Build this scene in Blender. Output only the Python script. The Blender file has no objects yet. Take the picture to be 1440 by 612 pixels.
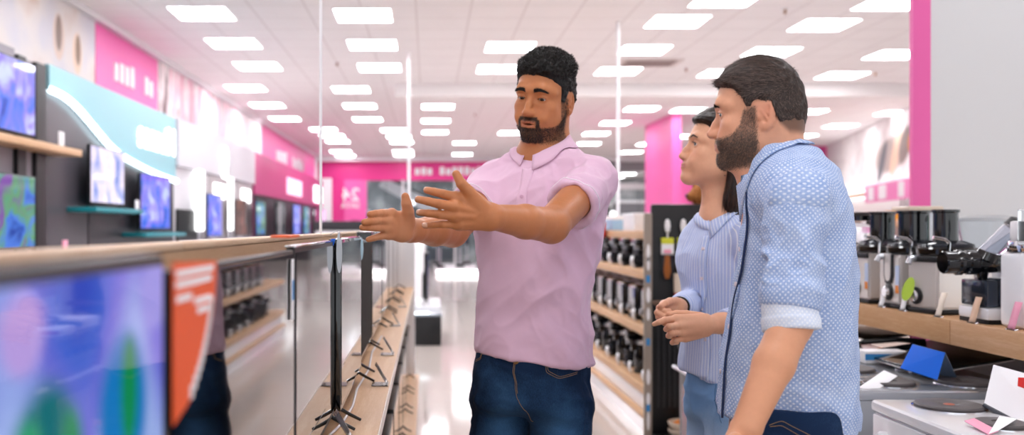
import bpy, bmesh, math, random
import numpy as np
from mathutils import Vector, Matrix
R_ = random.Random(7)
SC = bpy.context.scene
COL = SC.collection
FPX, VX, VY, CAMZ = 1300.0, 602.0, 320.0, 1.35
def at(px, py, Y):
    """world point seen at photo pixel (px,py) when it stands Y metres in front of the lens"""
    return np.array(((px-VX)/FPX*Y, Y, CAMZ-(py-VY)/FPX*Y))
def A(*v): return np.array(v, dtype=float)
def nrm(v):
    v = np.asarray(v, float); return v/np.linalg.norm(v)
# ------------------------------------------------------------------ noise
_rs = np.random.RandomState(3)
_NT = _rs.rand(32, 32, 32).astype(np.float32)*2-1
def vnoise(P, s=1.0, o=0.0):
    q = P*s+o+1000.0
    i = np.floor(q).astype(np.int64); f = (q-i).astype(np.float32); f = f*f*(3-2*f); i &= 31; j = (i+1) & 31
    x0, y0, z0 = i[:, 0], i[:, 1], i[:, 2]; x1, y1, z1 = j[:, 0], j[:, 1], j[:, 2]
    fx, fy, fz = f[:, 0], f[:, 1], f[:, 2]
    a = _NT[x0, y0, z0]*(1-fx)+_NT[x1, y0, z0]*fx; b = _NT[x0, y1, z0]*(1-fx)+_NT[x1, y1, z0]*fx
    c = _NT[x0, y0, z1]*(1-fx)+_NT[x1, y0, z1]*fx; d = _NT[x0, y1, z1]*(1-fx)+_NT[x1, y1, z1]*fx
    return (a*(1-fy)+b*fy)*(1-fz)+(c*(1-fy)+d*fy)*fz
def sstep(a, b, x):
    t = np.clip((x-a)/(b-a), 0, 1); return t*t*(3-2*t)
# ------------------------------------------------------------------ distance fields
BIG = 9.0
def smin(a, b, k):
    if k <= 0: return np.minimum(a, b)
    h = np.maximum(k-np.abs(a-b), 0)/k
    return np.minimum(a, b)-h*h*k*.25
def smax(a, b, k): return -smin(-a, -b, k)
class Nd:
    c = np.zeros(3); r = 1e9
    def ev(s, P): raise NotImplementedError
class RC(Nd):                                     # tapered capsule, optionally flattened along axis `flat`
    def __init__(s, a, b, ra, rb=None, flat=None, fs=1.0):
        s.a, s.b = np.asarray(a, float), np.asarray(b, float); s.ra = ra; s.rb = ra if rb is None else rb
        s.flat = None if flat is None else nrm(flat); s.fs = fs
        s.c = (s.a+s.b)/2; s.r = np.linalg.norm(s.b-s.a)/2+max(s.ra, s.rb)*max(1, fs)
    def ev(s, P):
        ba = s.b-s.a; L2 = max(ba@ba, 1e-12); pa = P-s.a
        h = np.clip(pa@ba/L2, 0, 1); q = pa-h[:, None]*ba
        if s.flat is None: d = np.sqrt((q*q).sum(1))
        else:
            t = q@s.flat; q2 = q-t[:, None]*s.flat; d = np.sqrt((q2*q2).sum(1)+(t/s.fs)**2)
            r = s.ra+(s.rb-s.ra)*h
            return (d-r)*min(1, s.fs)
        return d-(s.ra+(s.rb-s.ra)*h)
class EL(Nd):                                     # ellipsoid; R rows are its axes
    def __init__(s, c, r, R=None):
        s.c = np.asarray(c, float); s.rr = np.asarray(r, float); s.R = None if R is None else np.asarray(R, float); s.r = max(r)
    def ev(s, P):
        q = P-s.c
        if s.R is not None: q = q@s.R.T
        k0 = np.sqrt(((q/s.rr)**2).sum(1)); k1 = np.sqrt(((q/s.rr**2)**2).sum(1))+1e-9
        return np.where(k0 < .3, (k0-1)*s.rr.min(), k0*(k0-1)/k1)
class BX(Nd):
    def __init__(s, c, h, R=None, rd=.003):
        s.c = np.asarray(c, float); s.h = np.asarray(h, float)-rd; s.R = None if R is None else np.asarray(R, float); s.rd = rd; s.r = np.linalg.norm(h)
    def ev(s, P):
        q = P-s.c
        if s.R is not None: q = q@s.R.T
        q = np.abs(q)-s.h
        return np.sqrt((np.maximum(q, 0)**2).sum(1))+np.minimum(q.max(1), 0)-s.rd
class U(Nd):                                      # smooth union
    def __init__(s, ch, k=0.0):
        s.ch = ch; s.k = k
        cs = np.array([c.c for c in ch]); rs = np.array([c.r for c in ch])
        s.c = cs.mean(0); s.r = float((np.linalg.norm(cs-s.c, axis=1)+rs).max())
    def ev(s, P):
        pc = P.mean(0); pr = float(np.sqrt(((P-pc)**2).sum(1).max()))
        d = None; rest = []
        for c in s.ch:
            g = np.linalg.norm(pc-c.c)-c.r-pr
            if g > s.k+.012: rest.append(g+pr*.5); continue
            e = c.ev(P); d = e if d is None else smin(d, e, s.k)
        if d is None:
            return np.full(len(P), max(min(rest), .012)) if rest else np.full(len(P), BIG)
        return d
class S(Nd):                                      # a minus b
    def __init__(s, a, b, k=0.0): s.a, s.b, s.k = a, b, k; s.c, s.r = a.c, a.r
    def ev(s, P):
        d = s.a.ev(P); pc = P.mean(0); pr = float(np.sqrt(((P-pc)**2).sum(1).max()))
        for b in (s.b if isinstance(s.b, list) else [s.b]):
            if np.linalg.norm(pc-b.c)-b.r-pr > s.k+.02: continue
            d = smax(d, -b.ev(P), s.k)
        return d
class I(Nd):
    def __init__(s, a, b, k=0.0): s.a, s.b, s.k = a, b, k; s.c, s.r = a.c, a.r
    def ev(s, P): return smax(s.a.ev(P), s.b.ev(P), s.k)
class FN(Nd):                                     # free function of position; child is passed in
    def __init__(s, f, c, r): s.f = f; s.c = np.asarray(c, float); s.r = r
    def ev(s, P): return s.f(P)
class XF(Nd):                                     # a field placed with rotation R (columns = local axes in world), origin t and scale
    def __init__(s, ch, R, t, sc=1.0):
        s.ch = ch; s.R = np.asarray(R, float); s.t = np.asarray(t, float); s.sc = sc
        s.c = s.R@(ch.c*sc)+s.t; s.r = ch.r*sc
    def ev(s, P): return s.ch.ev(((P-s.t)@s.R)/s.sc)*s.sc
    def loc(s, P): return ((P-s.t)@s.R)/s.sc
    def wld(s, Q): return (np.asarray(Q, float)*s.sc)@s.R.T+s.t
def mesh_field(node, lo, hi, h, N=20, margin=1.6):
    """naive surface nets over sparse blocks -> verts, quads"""
    lo = np.asarray(lo, float); hi = np.asarray(hi, float)
    nb = np.ceil((hi-lo)/(N*h)).astype(int); hd = N*h*math.sqrt(3)/2
    gi = np.stack(np.meshgrid(*[np.arange(n+1) for n in (N, N, N)], indexing='ij'), -1).reshape(-1, 3)
    VK, VP, QK = [], [], []
    M = 1 << 20
    def key(c): return (c[..., 0]*M+c[..., 1])*M+c[..., 2]
    offs = [np.array(o) for o in ((0, 0, 0), (1, 0, 0), (0, 1, 0), (0, 0, 1), (1, 1, 0), (1, 0, 1), (0, 1, 1), (1, 1, 1))]
    edges = [(0, 1), (0, 2), (0, 3), (1, 4), (1, 5), (2, 4), (2, 6), (3, 5), (3, 6), (4, 7), (5, 7), (6, 7)]
    for bx in range(nb[0]):
        for by in range(nb[1]):
            for bz in range(nb[2]):
                b0 = np.array((bx, by, bz))*N
                cen = (lo+(b0+N/2)*h)[None]
                # 9 probe points: centre and the half corners
                pr = np.concatenate([cen, cen+np.array([[x, y, z] for x in (-1, 1) for y in (-1, 1) for z in (-1, 1)])*N*h*.25])
                dd = node.ev(pr)
                if np.abs(dd[0]) > hd*margin and np.abs(dd).min() > hd*.5*margin: continue
                F = node.ev(lo+(b0+gi)*h).astype(np.float32).reshape(N+1, N+1, N+1)
                F[F == 0] = 1e-7
                ins = F < 0
                if ins.all() or not ins.any(): continue
                cs = [F[o[0]:N+o[0], o[1]:N+o[1], o[2]:N+o[2]] for o in offs]
                cnt = sum((c < 0).astype(np.int8) for c in cs)
                ci = np.argwhere((cnt > 0) & (cnt < 8))
                if len(ci):
                    vals = [c[ci[:, 0], ci[:, 1], ci[:, 2]] for c in cs]
                    acc = np.zeros((len(ci), 3)); n = np.zeros(len(ci))
                    for a, b in edges:
                        m = (vals[a] < 0) != (vals[b] < 0)
                        t = np.where(m, vals[a]/np.where(m, vals[a]-vals[b], 1), 0)
                        acc += m[:, None]*(offs[a]+t[:, None]*(offs[b]-offs[a])); n += m
                    VP.append(lo+(b0+ci+acc/n[:, None])*h); VK.append(key(b0+ci+1))
                for ax in range(3):
                    o = np.zeros(3, int); o[ax] = 1
                    A0 = F[:N, :N, :N]; A1 = F[o[0]:N+o[0], o[1]:N+o[1], o[2]:N+o[2]]
                    m = np.argwhere((A0 < 0) != (A1 < 0))
                    if not len(m): continue
                    s = A0[m[:, 0], m[:, 1], m[:, 2]] < 0
                    u, v = (ax+1) % 3, (ax+2) % 3
                    du = np.zeros(3, int); du[u] = 1; dv = np.zeros(3, int); dv[v] = 1
                    base = b0+m+1
                    q = np.stack([key(base-du-dv), key(base-dv), key(base), key(base-du)], 1)
                    q[~s] = q[~s][:, ::-1]
                    QK.append(q)
    VK = np.concatenate(VK); VP = np.concatenate(VP); QK = np.concatenate(QK)
    o = np.argsort(VK); VK = VK[o]; VP = VP[o]
    ix = np.searchsorted(VK, QK); ix = np.clip(ix, 0, len(VK)-1)
    ok = (VK[ix] == QK).all(1)
    return VP, ix[ok]
# ------------------------------------------------------------------ objects
def np_obj(name, V, Q, m, parent=None, smooth=True):
    me = bpy.data.meshes.new(name)
    V = np.asarray(V, np.float32); Q = np.asarray(Q, np.int32); k = Q.shape[1]
    me.vertices.add(len(V)); me.vertices.foreach_set('co', V.ravel())
    me.loops.add(Q.size); me.loops.foreach_set('vertex_index', Q.ravel())
    me.polygons.add(len(Q)); me.polygons.foreach_set('loop_start', np.arange(0, Q.size, k, dtype=np.int32))
    me.polygons.foreach_set('use_smooth', np.full(len(Q), smooth))
    me.update(calc_edges=True); me.validate()
    if m: me.materials.append(m)
    o = bpy.data.objects.new(name, me); COL.objects.link(o)
    if parent: o.parent = parent; o.matrix_parent_inverse = Matrix.Translation(-parent.location) if parent.type == 'EMPTY' else Matrix()
    return o
def vcol(o, C, name='Col'):
    a = o.data.color_attributes.new(name, 'FLOAT_COLOR', 'POINT')
    C = np.asarray(C, np.float32)
    if C.shape[1] == 3: C = np.hstack([C, np.ones((len(C), 1), np.float32)])
    a.data.foreach_set('color', C.ravel())
def vvec(o, C, name='puv'):
    a = o.data.attributes.new(name, 'FLOAT_VECTOR', 'POINT'); a.data.foreach_set('vector', np.asarray(C, np.float32).ravel())
def vnormals(V, Q):
    n = np.zeros_like(V); fn = np.cross(V[Q[:, 2]]-V[Q[:, 0]], V[Q[:, 3]]-V[Q[:, 1]])
    for k in range(4): np.add.at(n, Q[:, k], fn)
    return n/(np.linalg.norm(n, axis=1)[:, None]+1e-12)
def tag(o, label=None, cat=None, group=None, kind=None):
    if label: o['label'] = label
    if cat: o['category'] = cat
    if group: o['group'] = group
    if kind: o['kind'] = kind
    return o
def empty(name, loc, label, cat, group=None):
    o = bpy.data.objects.new(name, None); o.empty_display_size = .05; COL.objects.link(o); o.location = loc
    return tag(o, label, cat, group)
# ------------------------------------------------------------------ materials
def lin(c):
    if isinstance(c, str):
        c = c.lstrip('#'); c = [int(c[i:i+2], 16)/255 for i in (0, 2, 4)]
    return tuple(x/12.92 if x <= .04045 else ((x+.055)/1.055)**2.4 for x in c[:3])
def mat(name, color='#808080', rough=.5, metal=0.0, emit=None, es=1.0, spec=.5, trans=0.0, ior=1.45, coat=0.0, sss=0.0, alpha=1.0):
    m = bpy.data.materials.new(name); m.use_nodes = True
    b = m.node_tree.nodes['Principled BSDF']
    c = lin(color)
    b.inputs['Base Color'].default_value = (*c, 1); b.inputs['Roughness'].default_value = rough; b.inputs['Metallic'].default_value = metal
    b.inputs['Specular IOR Level'].default_value = spec; b.inputs['IOR'].default_value = ior
    b.inputs['Transmission Weight'].default_value = trans; b.inputs['Coat Weight'].default_value = coat
    if sss: b.inputs['Subsurface Weight'].default_value = sss; b.inputs['Subsurface Radius'].default_value = (1, .35, .2); b.inputs['Subsurface Scale'].default_value = .006
    if emit: b.inputs['Emission Color'].default_value = (*lin(emit), 1); b.inputs['Emission Strength'].default_value = es
    b.inputs['Alpha'].default_value = alpha
    return m
class NT:                                          # tiny node-graph writer
    def __init__(s, m): s.m = m; s.t = m.node_tree; s.b = s.t.nodes['Principled BSDF']
    def n(s, ty, **kw):
        x = s.t.nodes.new(ty)
        for k, v in kw.items(): setattr(x, k, v)
        return x
    def set(s, sock, v):
        if isinstance(v, bpy.types.NodeSocket): s.t.links.new(v, sock)
        elif v is not None: sock.default_value = v
    def math(s, op, a, b=None, c=None):
        x = s.n('ShaderNodeMath', operation=op)
        for i, v in enumerate((a, b, c)): s.set(x.inputs[i], v)
        return x.outputs[0]
    def vmath(s, op, a, b=None):
        x = s.n('ShaderNodeVectorMath', operation=op); s.set(x.inputs[0], a); s.set(x.inputs[1], b); return x.outputs[0]
    def mix(s, f, a, b, bl='MIX'):
        x = s.n('ShaderNodeMix', data_type='RGBA', blend_type=bl); s.set(x.inputs[0], f)
        s.set(x.inputs[6], a if isinstance(a, bpy.types.NodeSocket) else (*lin(a), 1)); s.set(x.inputs[7], b if isinstance(b, bpy.types.NodeSocket) else (*lin(b), 1)); return x.outputs[2]
    def noise(s, scale, vec=None, detail=3, rough=.5):
        x = s.n('ShaderNodeTexNoise'); x.inputs['Scale'].default_value = scale; x.inputs['Detail'].default_value = detail; x.inputs['Roughness'].default_value = rough
        s.set(x.inputs['Vector'], vec); return x.outputs['Fac']
    def ramp(s, f, stops):
        x = s.n('ShaderNodeValToRGB'); s.set(x.inputs[0], f); e = x.color_ramp.elements
        while len(e) < len(stops): e.new(.5)
        for i, (p, c) in enumerate(stops): e[i].position = p; e[i].color = (*lin(c), 1)
        return x.outputs[0]
    def obj(s): return s.n('ShaderNodeTexCoord').outputs['Object']
    def attr(s, name):
        return s.n('ShaderNodeAttribute', attribute_name=name)
    def sep(s, v): x = s.n('ShaderNodeSeparateXYZ'); s.set(x.inputs[0], v); return x.outputs
    def comb(s, a=0, b=0, c=0):
        x = s.n('ShaderNodeCombineXYZ'); s.set(x.inputs[0], a); s.set(x.inputs[1], b); s.set(x.inputs[2], c); return x.outputs[0]
    def bump(s, h, strength=.3, dist=.001):
        x = s.n('ShaderNodeBump'); x.inputs['Strength'].default_value = strength; x.inputs['Distance'].default_value = dist
        s.set(x.inputs['Height'], h); s.t.links.new(x.outputs[0], s.b.inputs['Normal'])
    def base(s, c): s.set(s.b.inputs['Base Color'], c)
# ================================================================== people
def axes(fwd, up):
    """columns: right, forward, up"""
    f = nrm(fwd); u = np.asarray(up, float); u = nrm(u-(u@f)*f); r = np.cross(f, u); return np.stack([r, f, u], 1)
def head_node(w=1.0, jaw=1.0, nose=1.0, fem=0.0, lip=1.0, open_=0.0, smile=0.0, gaze=0.0, occ=0.0):
    E = [EL((0, -.010+occ, .040), (.074*w, .087-occ, .081)), EL((0, .030, .038), (.064*w, .064, .064)), EL((0, .034, -.020), (.057*w, .056, .072)),
         EL((0, .026, -.066), (.046*w*jaw, .060, .040)), EL((0, -.045+occ, .0), (.060*w, .055, .060))]
    for s in (-1, 1):
        E += [RC((s*.054*w, -.006, -.012), (s*.042*w*jaw, .006, -.060), .018, .017), RC((s*.042*w*jaw, .006, -.060), (s*.012, .074, -.097), .017, .015), EL((s*.036*w, .040, -.050), (.026, .034, .034))]
    face = U(E, .034)
    D = [face, EL((0, .083, -.099), (.020, .018, .017-.002*fem))]
    for s in (-1, 1):
        D += [EL((s*.043*w, .062, -.024), (.022, .020, .019)), EL((s*.030, .075, -.050), (.022, .020, .020))]
        D += [RC((s*.008, .089, .026), (s*.034, .083, .029), .010-.003*fem), RC((s*.034, .083, .029), (s*.052, .062, .020), .009-.002*fem, .008)]
    head = U(D, .016)
    # eye sockets
    head = S(head, [EL((s*.031, .103, .006), (.019, .018, .012)) for s in (-1, 1)], .014)
    n = nose
    N = [RC((0, .090, .014), (0, .1035, -.018), .0060, .0078), RC((0, .102, -.014), (0, .1035+.008*n, -.034), .0080, .0090), EL((0, .1025+.008*n, -.0365), (.0100, .0095, .0088))]
    for s in (-1, 1): N += [EL((s*.0108, .0975+.003*n, -.039), (.0070, .0115, .0074))]
    N += [EL((0, .094, -.036), (.015, .016, .011))]
    nz = U(N, .008)
    head = U([head, nz], .009)
    head = S(head, [RC((s*.0058, .103, -.0495), (s*.0062, .101, -.0450), .0030, .0020) for s in (-1, 1)], .003)
    # mouth barrel and lips
    m = .0235+.002*smile; up = .004*smile
    head = U([head, EL((0, .082, -.066), (.030, .022, .020))], .014)
    L = [RC((0, .1035, -.0615), (m*.45, .1005, -.0612), .0045*lip), RC((0, .1035, -.0615), (-m*.45, .1005, -.0612), .0045*lip),
         RC((0, .1020, -.0715-open_), (m*.42, .0990, -.0708-open_), .0056*lip), RC((0, .1020, -.0715-open_), (-m*.42, .0990, -.0708-open_), .0056*lip)]
    for s in (-1, 1):
        L += [RC((s*m*.45, .1005, -.0612), (s*m, .0905, -.0662+up), .0042*lip, .0018), RC((s*m*.42, .0990, -.0708-open_), (s*m, .0905, -.0664+up), .0050*lip, .0018)]
    head = U([head, U(L, .002)], .004)
    g = [RC((0, .112, -.0662-open_*.5), (s*m*.9, .0965, -.0663-open_*.3+up*.8), .0010+open_*.45, .0006) for s in (-1, 1)]
    if open_ > 0: g.append(EL((0, .098, -.0665-open_*.5), (.012, .016, .001+open_*.6)))
    head = S(head, g, .002)
    # eyelids around the eyeballs
    lids = []
    for s in (-1, 1):
        c = A(s*.0315, .0765, .005)
        shell = EL(c, (.0138, .0138, .0138))
        top = RC(c+A(-.013, .0135, .0022-.003*gaze), c+A(.013, .0135, .0016-.003*gaze), .0001)
        opening = EL(c+A(s*.0004, .013, -.0012-.0022*gaze), (.0128, .012, .0050-.0012*gaze+.0008*fem))
        lids.append(S(shell, opening, .0008))
        lids.append(RC(c+A(-.0115, .0075, .0035-.002*gaze), c+A(0, .0142, .0062-.003*gaze), .0012, .0016)); lids.append(RC(c+A(0, .0142, .0062-.003*gaze), c+A(.0115, .0075, .0035-.002*gaze), .0016, .0012))
    head = U([head]+lids, .0035)
    head = S(head, [EL(A(s*.0315, .0765, .005)+A(0, .013, -.0012-.0022*gaze), (.0122, .013, .0046-.0012*gaze+.0008*fem)) for s in (-1, 1)], .001)
    # ears
    for s in (-1, 1):
        c = A(s*.0750*w, -.014, -.010); Re = axes(A(s*.35, -.94, 0), A(0, -.18, 1))   # local y runs backwards, x across
        Rr = Re.T
        ear = U([EL(c, (.006, .018, .031), Rr), EL(c+A(0, .003, -.022), (.006, .010, .012), Rr)], .008)
        ear = S(ear, [EL(c+A(s*.0090, .003, -.005), (.0110, .0088, .0140), Rr), EL(c+A(s*.008, -.004, .013), (.008, .0045, .011), Rr)], .002)
        rim = []
        P = [c+Re@A(s*.003, .018*math.cos(t), .0) + A(0, 0, .031*math.sin(t)) for t in np.linspace(2.6, -.9, 9)]
        for p, q in zip(P, P[1:]): rim.append(RC(p, q, .0030))
        ear = U([ear]+rim+[RC(c+A(s*.004, .009, .010), c+A(s*.004, -.004, -.012), .002), EL(c+A(s*.003, .013, -.004), (.0035, .004, .007))], .0035)
        head = U([head, ear], .005)
    return head
EYEC = [A(s*.0315, .0765, .005) for s in (-1, 1)]
def skin_cols(L, base, lipc, blush, H, stub=None, stubc=None, hairc=None, hmask=None):
    """L: positions in head space; returns colour per vertex (real pigment only: lips, flush, stubble, scalp)"""
    n = len(L); C = np.tile(np.array(lin(base)), (n, 1)); x, y, z = L[:, 0], L[:, 1], L[:, 2]
    def bl(m, c):
        nonlocal C; C = C*(1-m[:, None])+np.array(lin(c))*m[:, None]
    sp = vnoise(L, 90)*.5+vnoise(L, 260)*.5; C *= (1+.05*sp)[:, None]
    front = sstep(.0, .05, y)
    bl(front*.35*np.exp(-(((np.abs(x)-.040)/.018)**2+((z+.028)/.018)**2)), blush)
    bl(front*.35*np.exp(-((x/.014)**2+((z+.037)/.012)**2+((y-.115)/.02)**2)), blush)
    bl(.45*np.exp(-(((np.abs(x)-.078)/.012)**2+((y+.014)/.03)**2+(z/.035)**2)), blush)
    if stub is not None: bl(stub(L), stubc)
    if hmask is not None: bl(hmask(L), hairc)
    return C
def strands(P, D, Nn, ln, wd, droop=0.0, seg=3, curl=0.0, jitter=.25, seed=1, col=None, lift=.0):
    """thin tapered hair blades rooted at P, running along D; returns verts, quads, colours"""
    rs = np.random.RandomState(seed); n = len(P)
    D = D+rs.randn(n, 3)*jitter; D /= np.linalg.norm(D, axis=1)[:, None]
    ln = ln*(1+rs.randn(n)*.2)[:, None]; side = np.cross(D, Nn); side /= np.linalg.norm(side, axis=1)[:, None]+1e-9
    V = []; cur = P.copy(); d = D.copy()
    ax2 = np.cross(side, D)
    ph = rs.rand(n)*6.28
    for k in range(seg+1):
        w = wd*(1-k/seg)**.7*.5+wd*.08
        V += [cur-side*w, cur+side*w]
        if curl: d = d+side*(curl*np.sin(ph+k*2.2))[:, None]+ax2*(curl*np.cos(ph+k*2.2))[:, None]
        d = d+A(0, 0, -droop); d = d/np.linalg.norm(d, axis=1)[:, None]
        cur = cur+d*ln/seg
    V = np.stack(V, 1)                                # n, 2*(seg+1), 3
    m = 2*(seg+1); Q = []
    for k in range(seg): Q.append(np.array([2*k, 2*k+1, 2*k+3, 2*k+2]))
    Q = (np.array(Q)[None]+(np.arange(n)*m)[:, None, None]).reshape(-1, 4)
    C = None
    if col is not None: C = np.repeat(col, m, axis=0)
    return V.reshape(-1, 3), Q, C
def sample_surface(V, Q, wgt, n, seed=0):
    """random points on quads, density by per-vertex weight"""
    rs = np.random.RandomState(seed); a = np.linalg.norm(np.cross(V[Q[:, 2]]-V[Q[:, 0]], V[Q[:, 3]]-V[Q[:, 1]]), axis=1)*wgt[Q].mean(1)
    p = np.cumsum(a); p /= p[-1]; k = np.searchsorted(p, rs.rand(n)); u, v = rs.rand(n), rs.rand(n)
    q = Q[k]; u = u[:, None]; v = v[:, None]
    fn = np.cross(V[q[:, 2]]-V[q[:, 0]], V[q[:, 3]]-V[q[:, 1]]); fn /= np.linalg.norm(fn, axis=1)[:, None]+1e-12
    return (V[q[:, 0]]*(1-u)*(1-v)+V[q[:, 1]]*u*(1-v)+V[q[:, 2]]*u*v+V[q[:, 3]]*(1-u)*v), fn
def uvsphere(c, r, nu=24, nv=16):
    V = []; Q = []
    for j in range(nv+1):
        for i in range(nu):
            t = math.pi*(j+.001*(j == 0)-.001*(j == nv))/nv; p = 2*math.pi*i/nu; V.append((math.sin(t)*math.cos(p), math.sin(t)*math.sin(p), math.cos(t)))
    for j in range(nv):
        for i in range(nu): Q.append((j*nu+i, (j+1)*nu+i, (j+1)*nu+(i+1) % nu, j*nu+(i+1) % nu))
    V = np.array(V); return V*r+np.asarray(c), np.array(Q), V
def skin_mat(name, rough=.45):
    m = mat(name, '#c08060', rough, sss=.10, spec=.4); g = NT(m); a = g.attr('Col'); g.base(a.outputs['Color'])
    n = g.noise(420, g.obj(), 4, .6); n2 = g.noise(60, g.obj(), 2); g.bump(g.math('ADD', n, g.math('MULTIPLY', n2, 1.2)), .22, .0009); return m
def hair_mat(name, rough=.42):
    m = mat(name, '#100c0a', rough, spec=.45); g = NT(m); g.base(g.attr('Col').outputs['Color']); return m
def eyes(parent, X, look, iris='#3a2114', r=.0121):
    for c in EYEC:
        V, Q, U0 = uvsphere((0, 0, 0), 1, 40, 28)
        d = nrm(X.R.T@nrm(look)) if look is not None else A(0, 1, 0)
        ct = U0@d; cor = sstep(.86, .93, ct)
        W = X.wld(c+U0*(r+.0007*cor)[:, None])
        o = np_obj('eye', W, Q, EYEM, parent)
        C = np.tile(np.array(lin('#e9e0dc')), (len(V), 1)); irc = np.array(lin(iris)); m = sstep(.870, .890, ct)[:, None]; C = C*(1-m)+irc*m
        m = sstep(.972, .978, ct)[:, None]; C = C*(1-m)+np.array((.003, .003, .003))*m
        m = (sstep(.85, .875, ct)*(1-sstep(.89, .91, ct)))[:, None]*.6; C = C*(1-m)+np.array((.01, .008, .006))*m
        vcol(o, C)
EYEM = mat('eyeball', '#ffffff', .08, coat=1.0, spec=.5); _g = NT(EYEM); _g.base(_g.attr('Col').outputs['Color'])
def brow_lash(parent, X, color, thick=1.0, headfn=None, seed=5, name='eyebrows', lash=1.0, arch=1.0, gaze=.5):
    rs = np.random.RandomState(seed); P, D, Nn = [], [], []
    for s in (-1, 1):
        n = int(420*thick); t = rs.rand(n); wv = (rs.rand(n)-.5)
        x = s*(.0125+.0345*t); z = .0235+(.0062*arch)*np.sin(t*2.2)-.0030*t*t*2+wv*.0072*thick*(1-.55*t)
        p = np.stack([x, np.full(n, .13), z], 1)
        D.append(np.stack([s*(.35+.9*t), -.35*t+.05, .75*(1-t)-.30*t+.0*t], 1)); P.append(p); Nn.append(np.tile((0, 1, 0), (n, 1)))
    P = np.concatenate(P); D = np.concatenate(D); Nn = np.concatenate(Nn).astype(float)
    for _ in range(14): P[:, 1] -= headfn.ev(P)*.8                     # march onto the face
    D /= np.linalg.norm(D, axis=1)[:, None]; P[:, 1] += .0004
    V, Q, _ = strands(P, D, Nn, np.full((len(P), 1), .0065), .0007, jitter=.18, seed=seed)
    parts = [(V, Q)]
    for s in (-1, 1):                                                  # lashes
        c = A(s*.0315, .0765, .005); n = int(90*lash)
        if n == 0: continue
        a = (rs.rand(n)-.5)*1.75; lp = np.stack([c[0]+.0137*np.sin(a), c[1]+.0134*np.cos(a)+.0, c[2]+.0038-.0034*gaze-.0026*np.abs(np.sin(a))], 1)
        ld = np.stack([np.sin(a)*.6, np.cos(a), np.full(n, .35-.7*gaze)], 1)
        v, q, _ = strands(lp, ld, np.tile((0., 0., 1.), (n, 1)), np.full((n, 1), .0062*lash), .0006, jitter=.1, seed=seed+1); parts.append((v, q))
    off = 0; VV, QQ = [], []
    for v, q in parts: VV.append(v); QQ.append(q+off); off += len(v)
    V = np.concatenate(VV); Q = np.concatenate(QQ); o = np_obj(name, X.wld(V), Q, HAIRM, parent); vcol(o, np.tile(lin(color), (len(V), 1)))
HAIRM = hair_mat('hair_strands', .5)
def hand_chain(pts, r, seg_r=None):
    """finger: list of joints and radii -> round cones"""
    return U([RC(a, b, ra, rb) for a, b, ra, rb in zip(pts, pts[1:], r, r[1:])], .002)
class LF(Nd):                                     # upright elliptical loft: rows (z, cx, cy, a, b), turned by yaw
    def __init__(s, rows, yaw, n=2.3):
        rows = sorted(rows); s.z = np.array([r[0] for r in rows]); s.v = np.array([r[1:5] for r in rows]); s.n = n
        s.cs, s.sn = math.cos(yaw), math.sin(yaw); z0, z1 = s.z[0], s.z[-1]
        zz = np.linspace(z0, z1, 80); vv = np.stack([np.interp(zz, s.z, s.v[:, k]) for k in range(4)], 1)
        for _ in range(10): vv[1:-1] = (vv[:-2]+2*vv[1:-1]+vv[2:])/4
        s.zz, s.vv = zz, vv
        c = s.v[:, :2].mean(0); s.c = A(c[0], c[1], (z0+z1)/2); s.r = float(np.hypot((z1-z0)/2, s.v[:, 2:].max()+np.abs(s.v[:, :2]-c).max()))
    def ev(s, P):
        z = P[:, 2]; g = [np.interp(z, s.zz, s.vv[:, k]) for k in range(4)]
        dx, dy = P[:, 0]-g[0], P[:, 1]-g[1]; u = dx*s.cs+dy*s.sn; v = -dx*s.sn+dy*s.cs
        n = s.n; ua, vb = np.abs(u)/g[2]+1e-6, np.abs(v)/g[3]+1e-6; rho = (ua**n+vb**n)**(1/n)
        gr = np.sqrt(((ua/rho)**(n-1)/g[2])**2+((vb/rho)**(n-1)/g[3])**2)
        d = (rho-1)/np.maximum(gr, 1e-3); d = np.where(rho < .4, (rho-1)*np.minimum(g[2], g[3]), d)
        e = np.maximum(s.zz[0]-z, z-s.zz[-1])
        return smax(d, e, .01)
def interp_mask(y, ys, zs): return np.interp(y, ys, zs)
def hairline(P, front=.072, temple=.050, side=.038, ear=.024, nape=-.055, burn=-.012):
    """height above the hairline, in head space"""
    y = P[:, 1]
    L = np.interp(y, [-.12, -.060, -.040, -.026, .002, .012, .018, side-.004, side+.004, temple+.006, .085, .12],
                  [nape, nape+.004, nape+.025, ear-.006, ear, burn+.012, burn, burn, .034, front-.012, front, front+.002])
    return P[:, 2]-L
def hair_field(H, thick, line, k=.006, bound=.17):
    def f(P):
        l = line(P); t = .0012+thick(P)*sstep(-.004, .016, l)
        return smax(H.ev(P)-t, -l*.75, k)
    return FN(f, (0, -.02, .03), bound)
def project(node, P, up=0.0, it=12, h=.0015):
    """push points onto the surface of a field along its gradient"""
    P = np.array(P, float)
    for _ in range(it):
        d = node.ev(P); G = np.stack([node.ev(P+e)-node.ev(P-e) for e in np.eye(3)*h], 1); G /= np.linalg.norm(G, axis=1)[:, None]+1e-9
        P -= (d-up)[:, None]*G*.9
    return P, G
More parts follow.
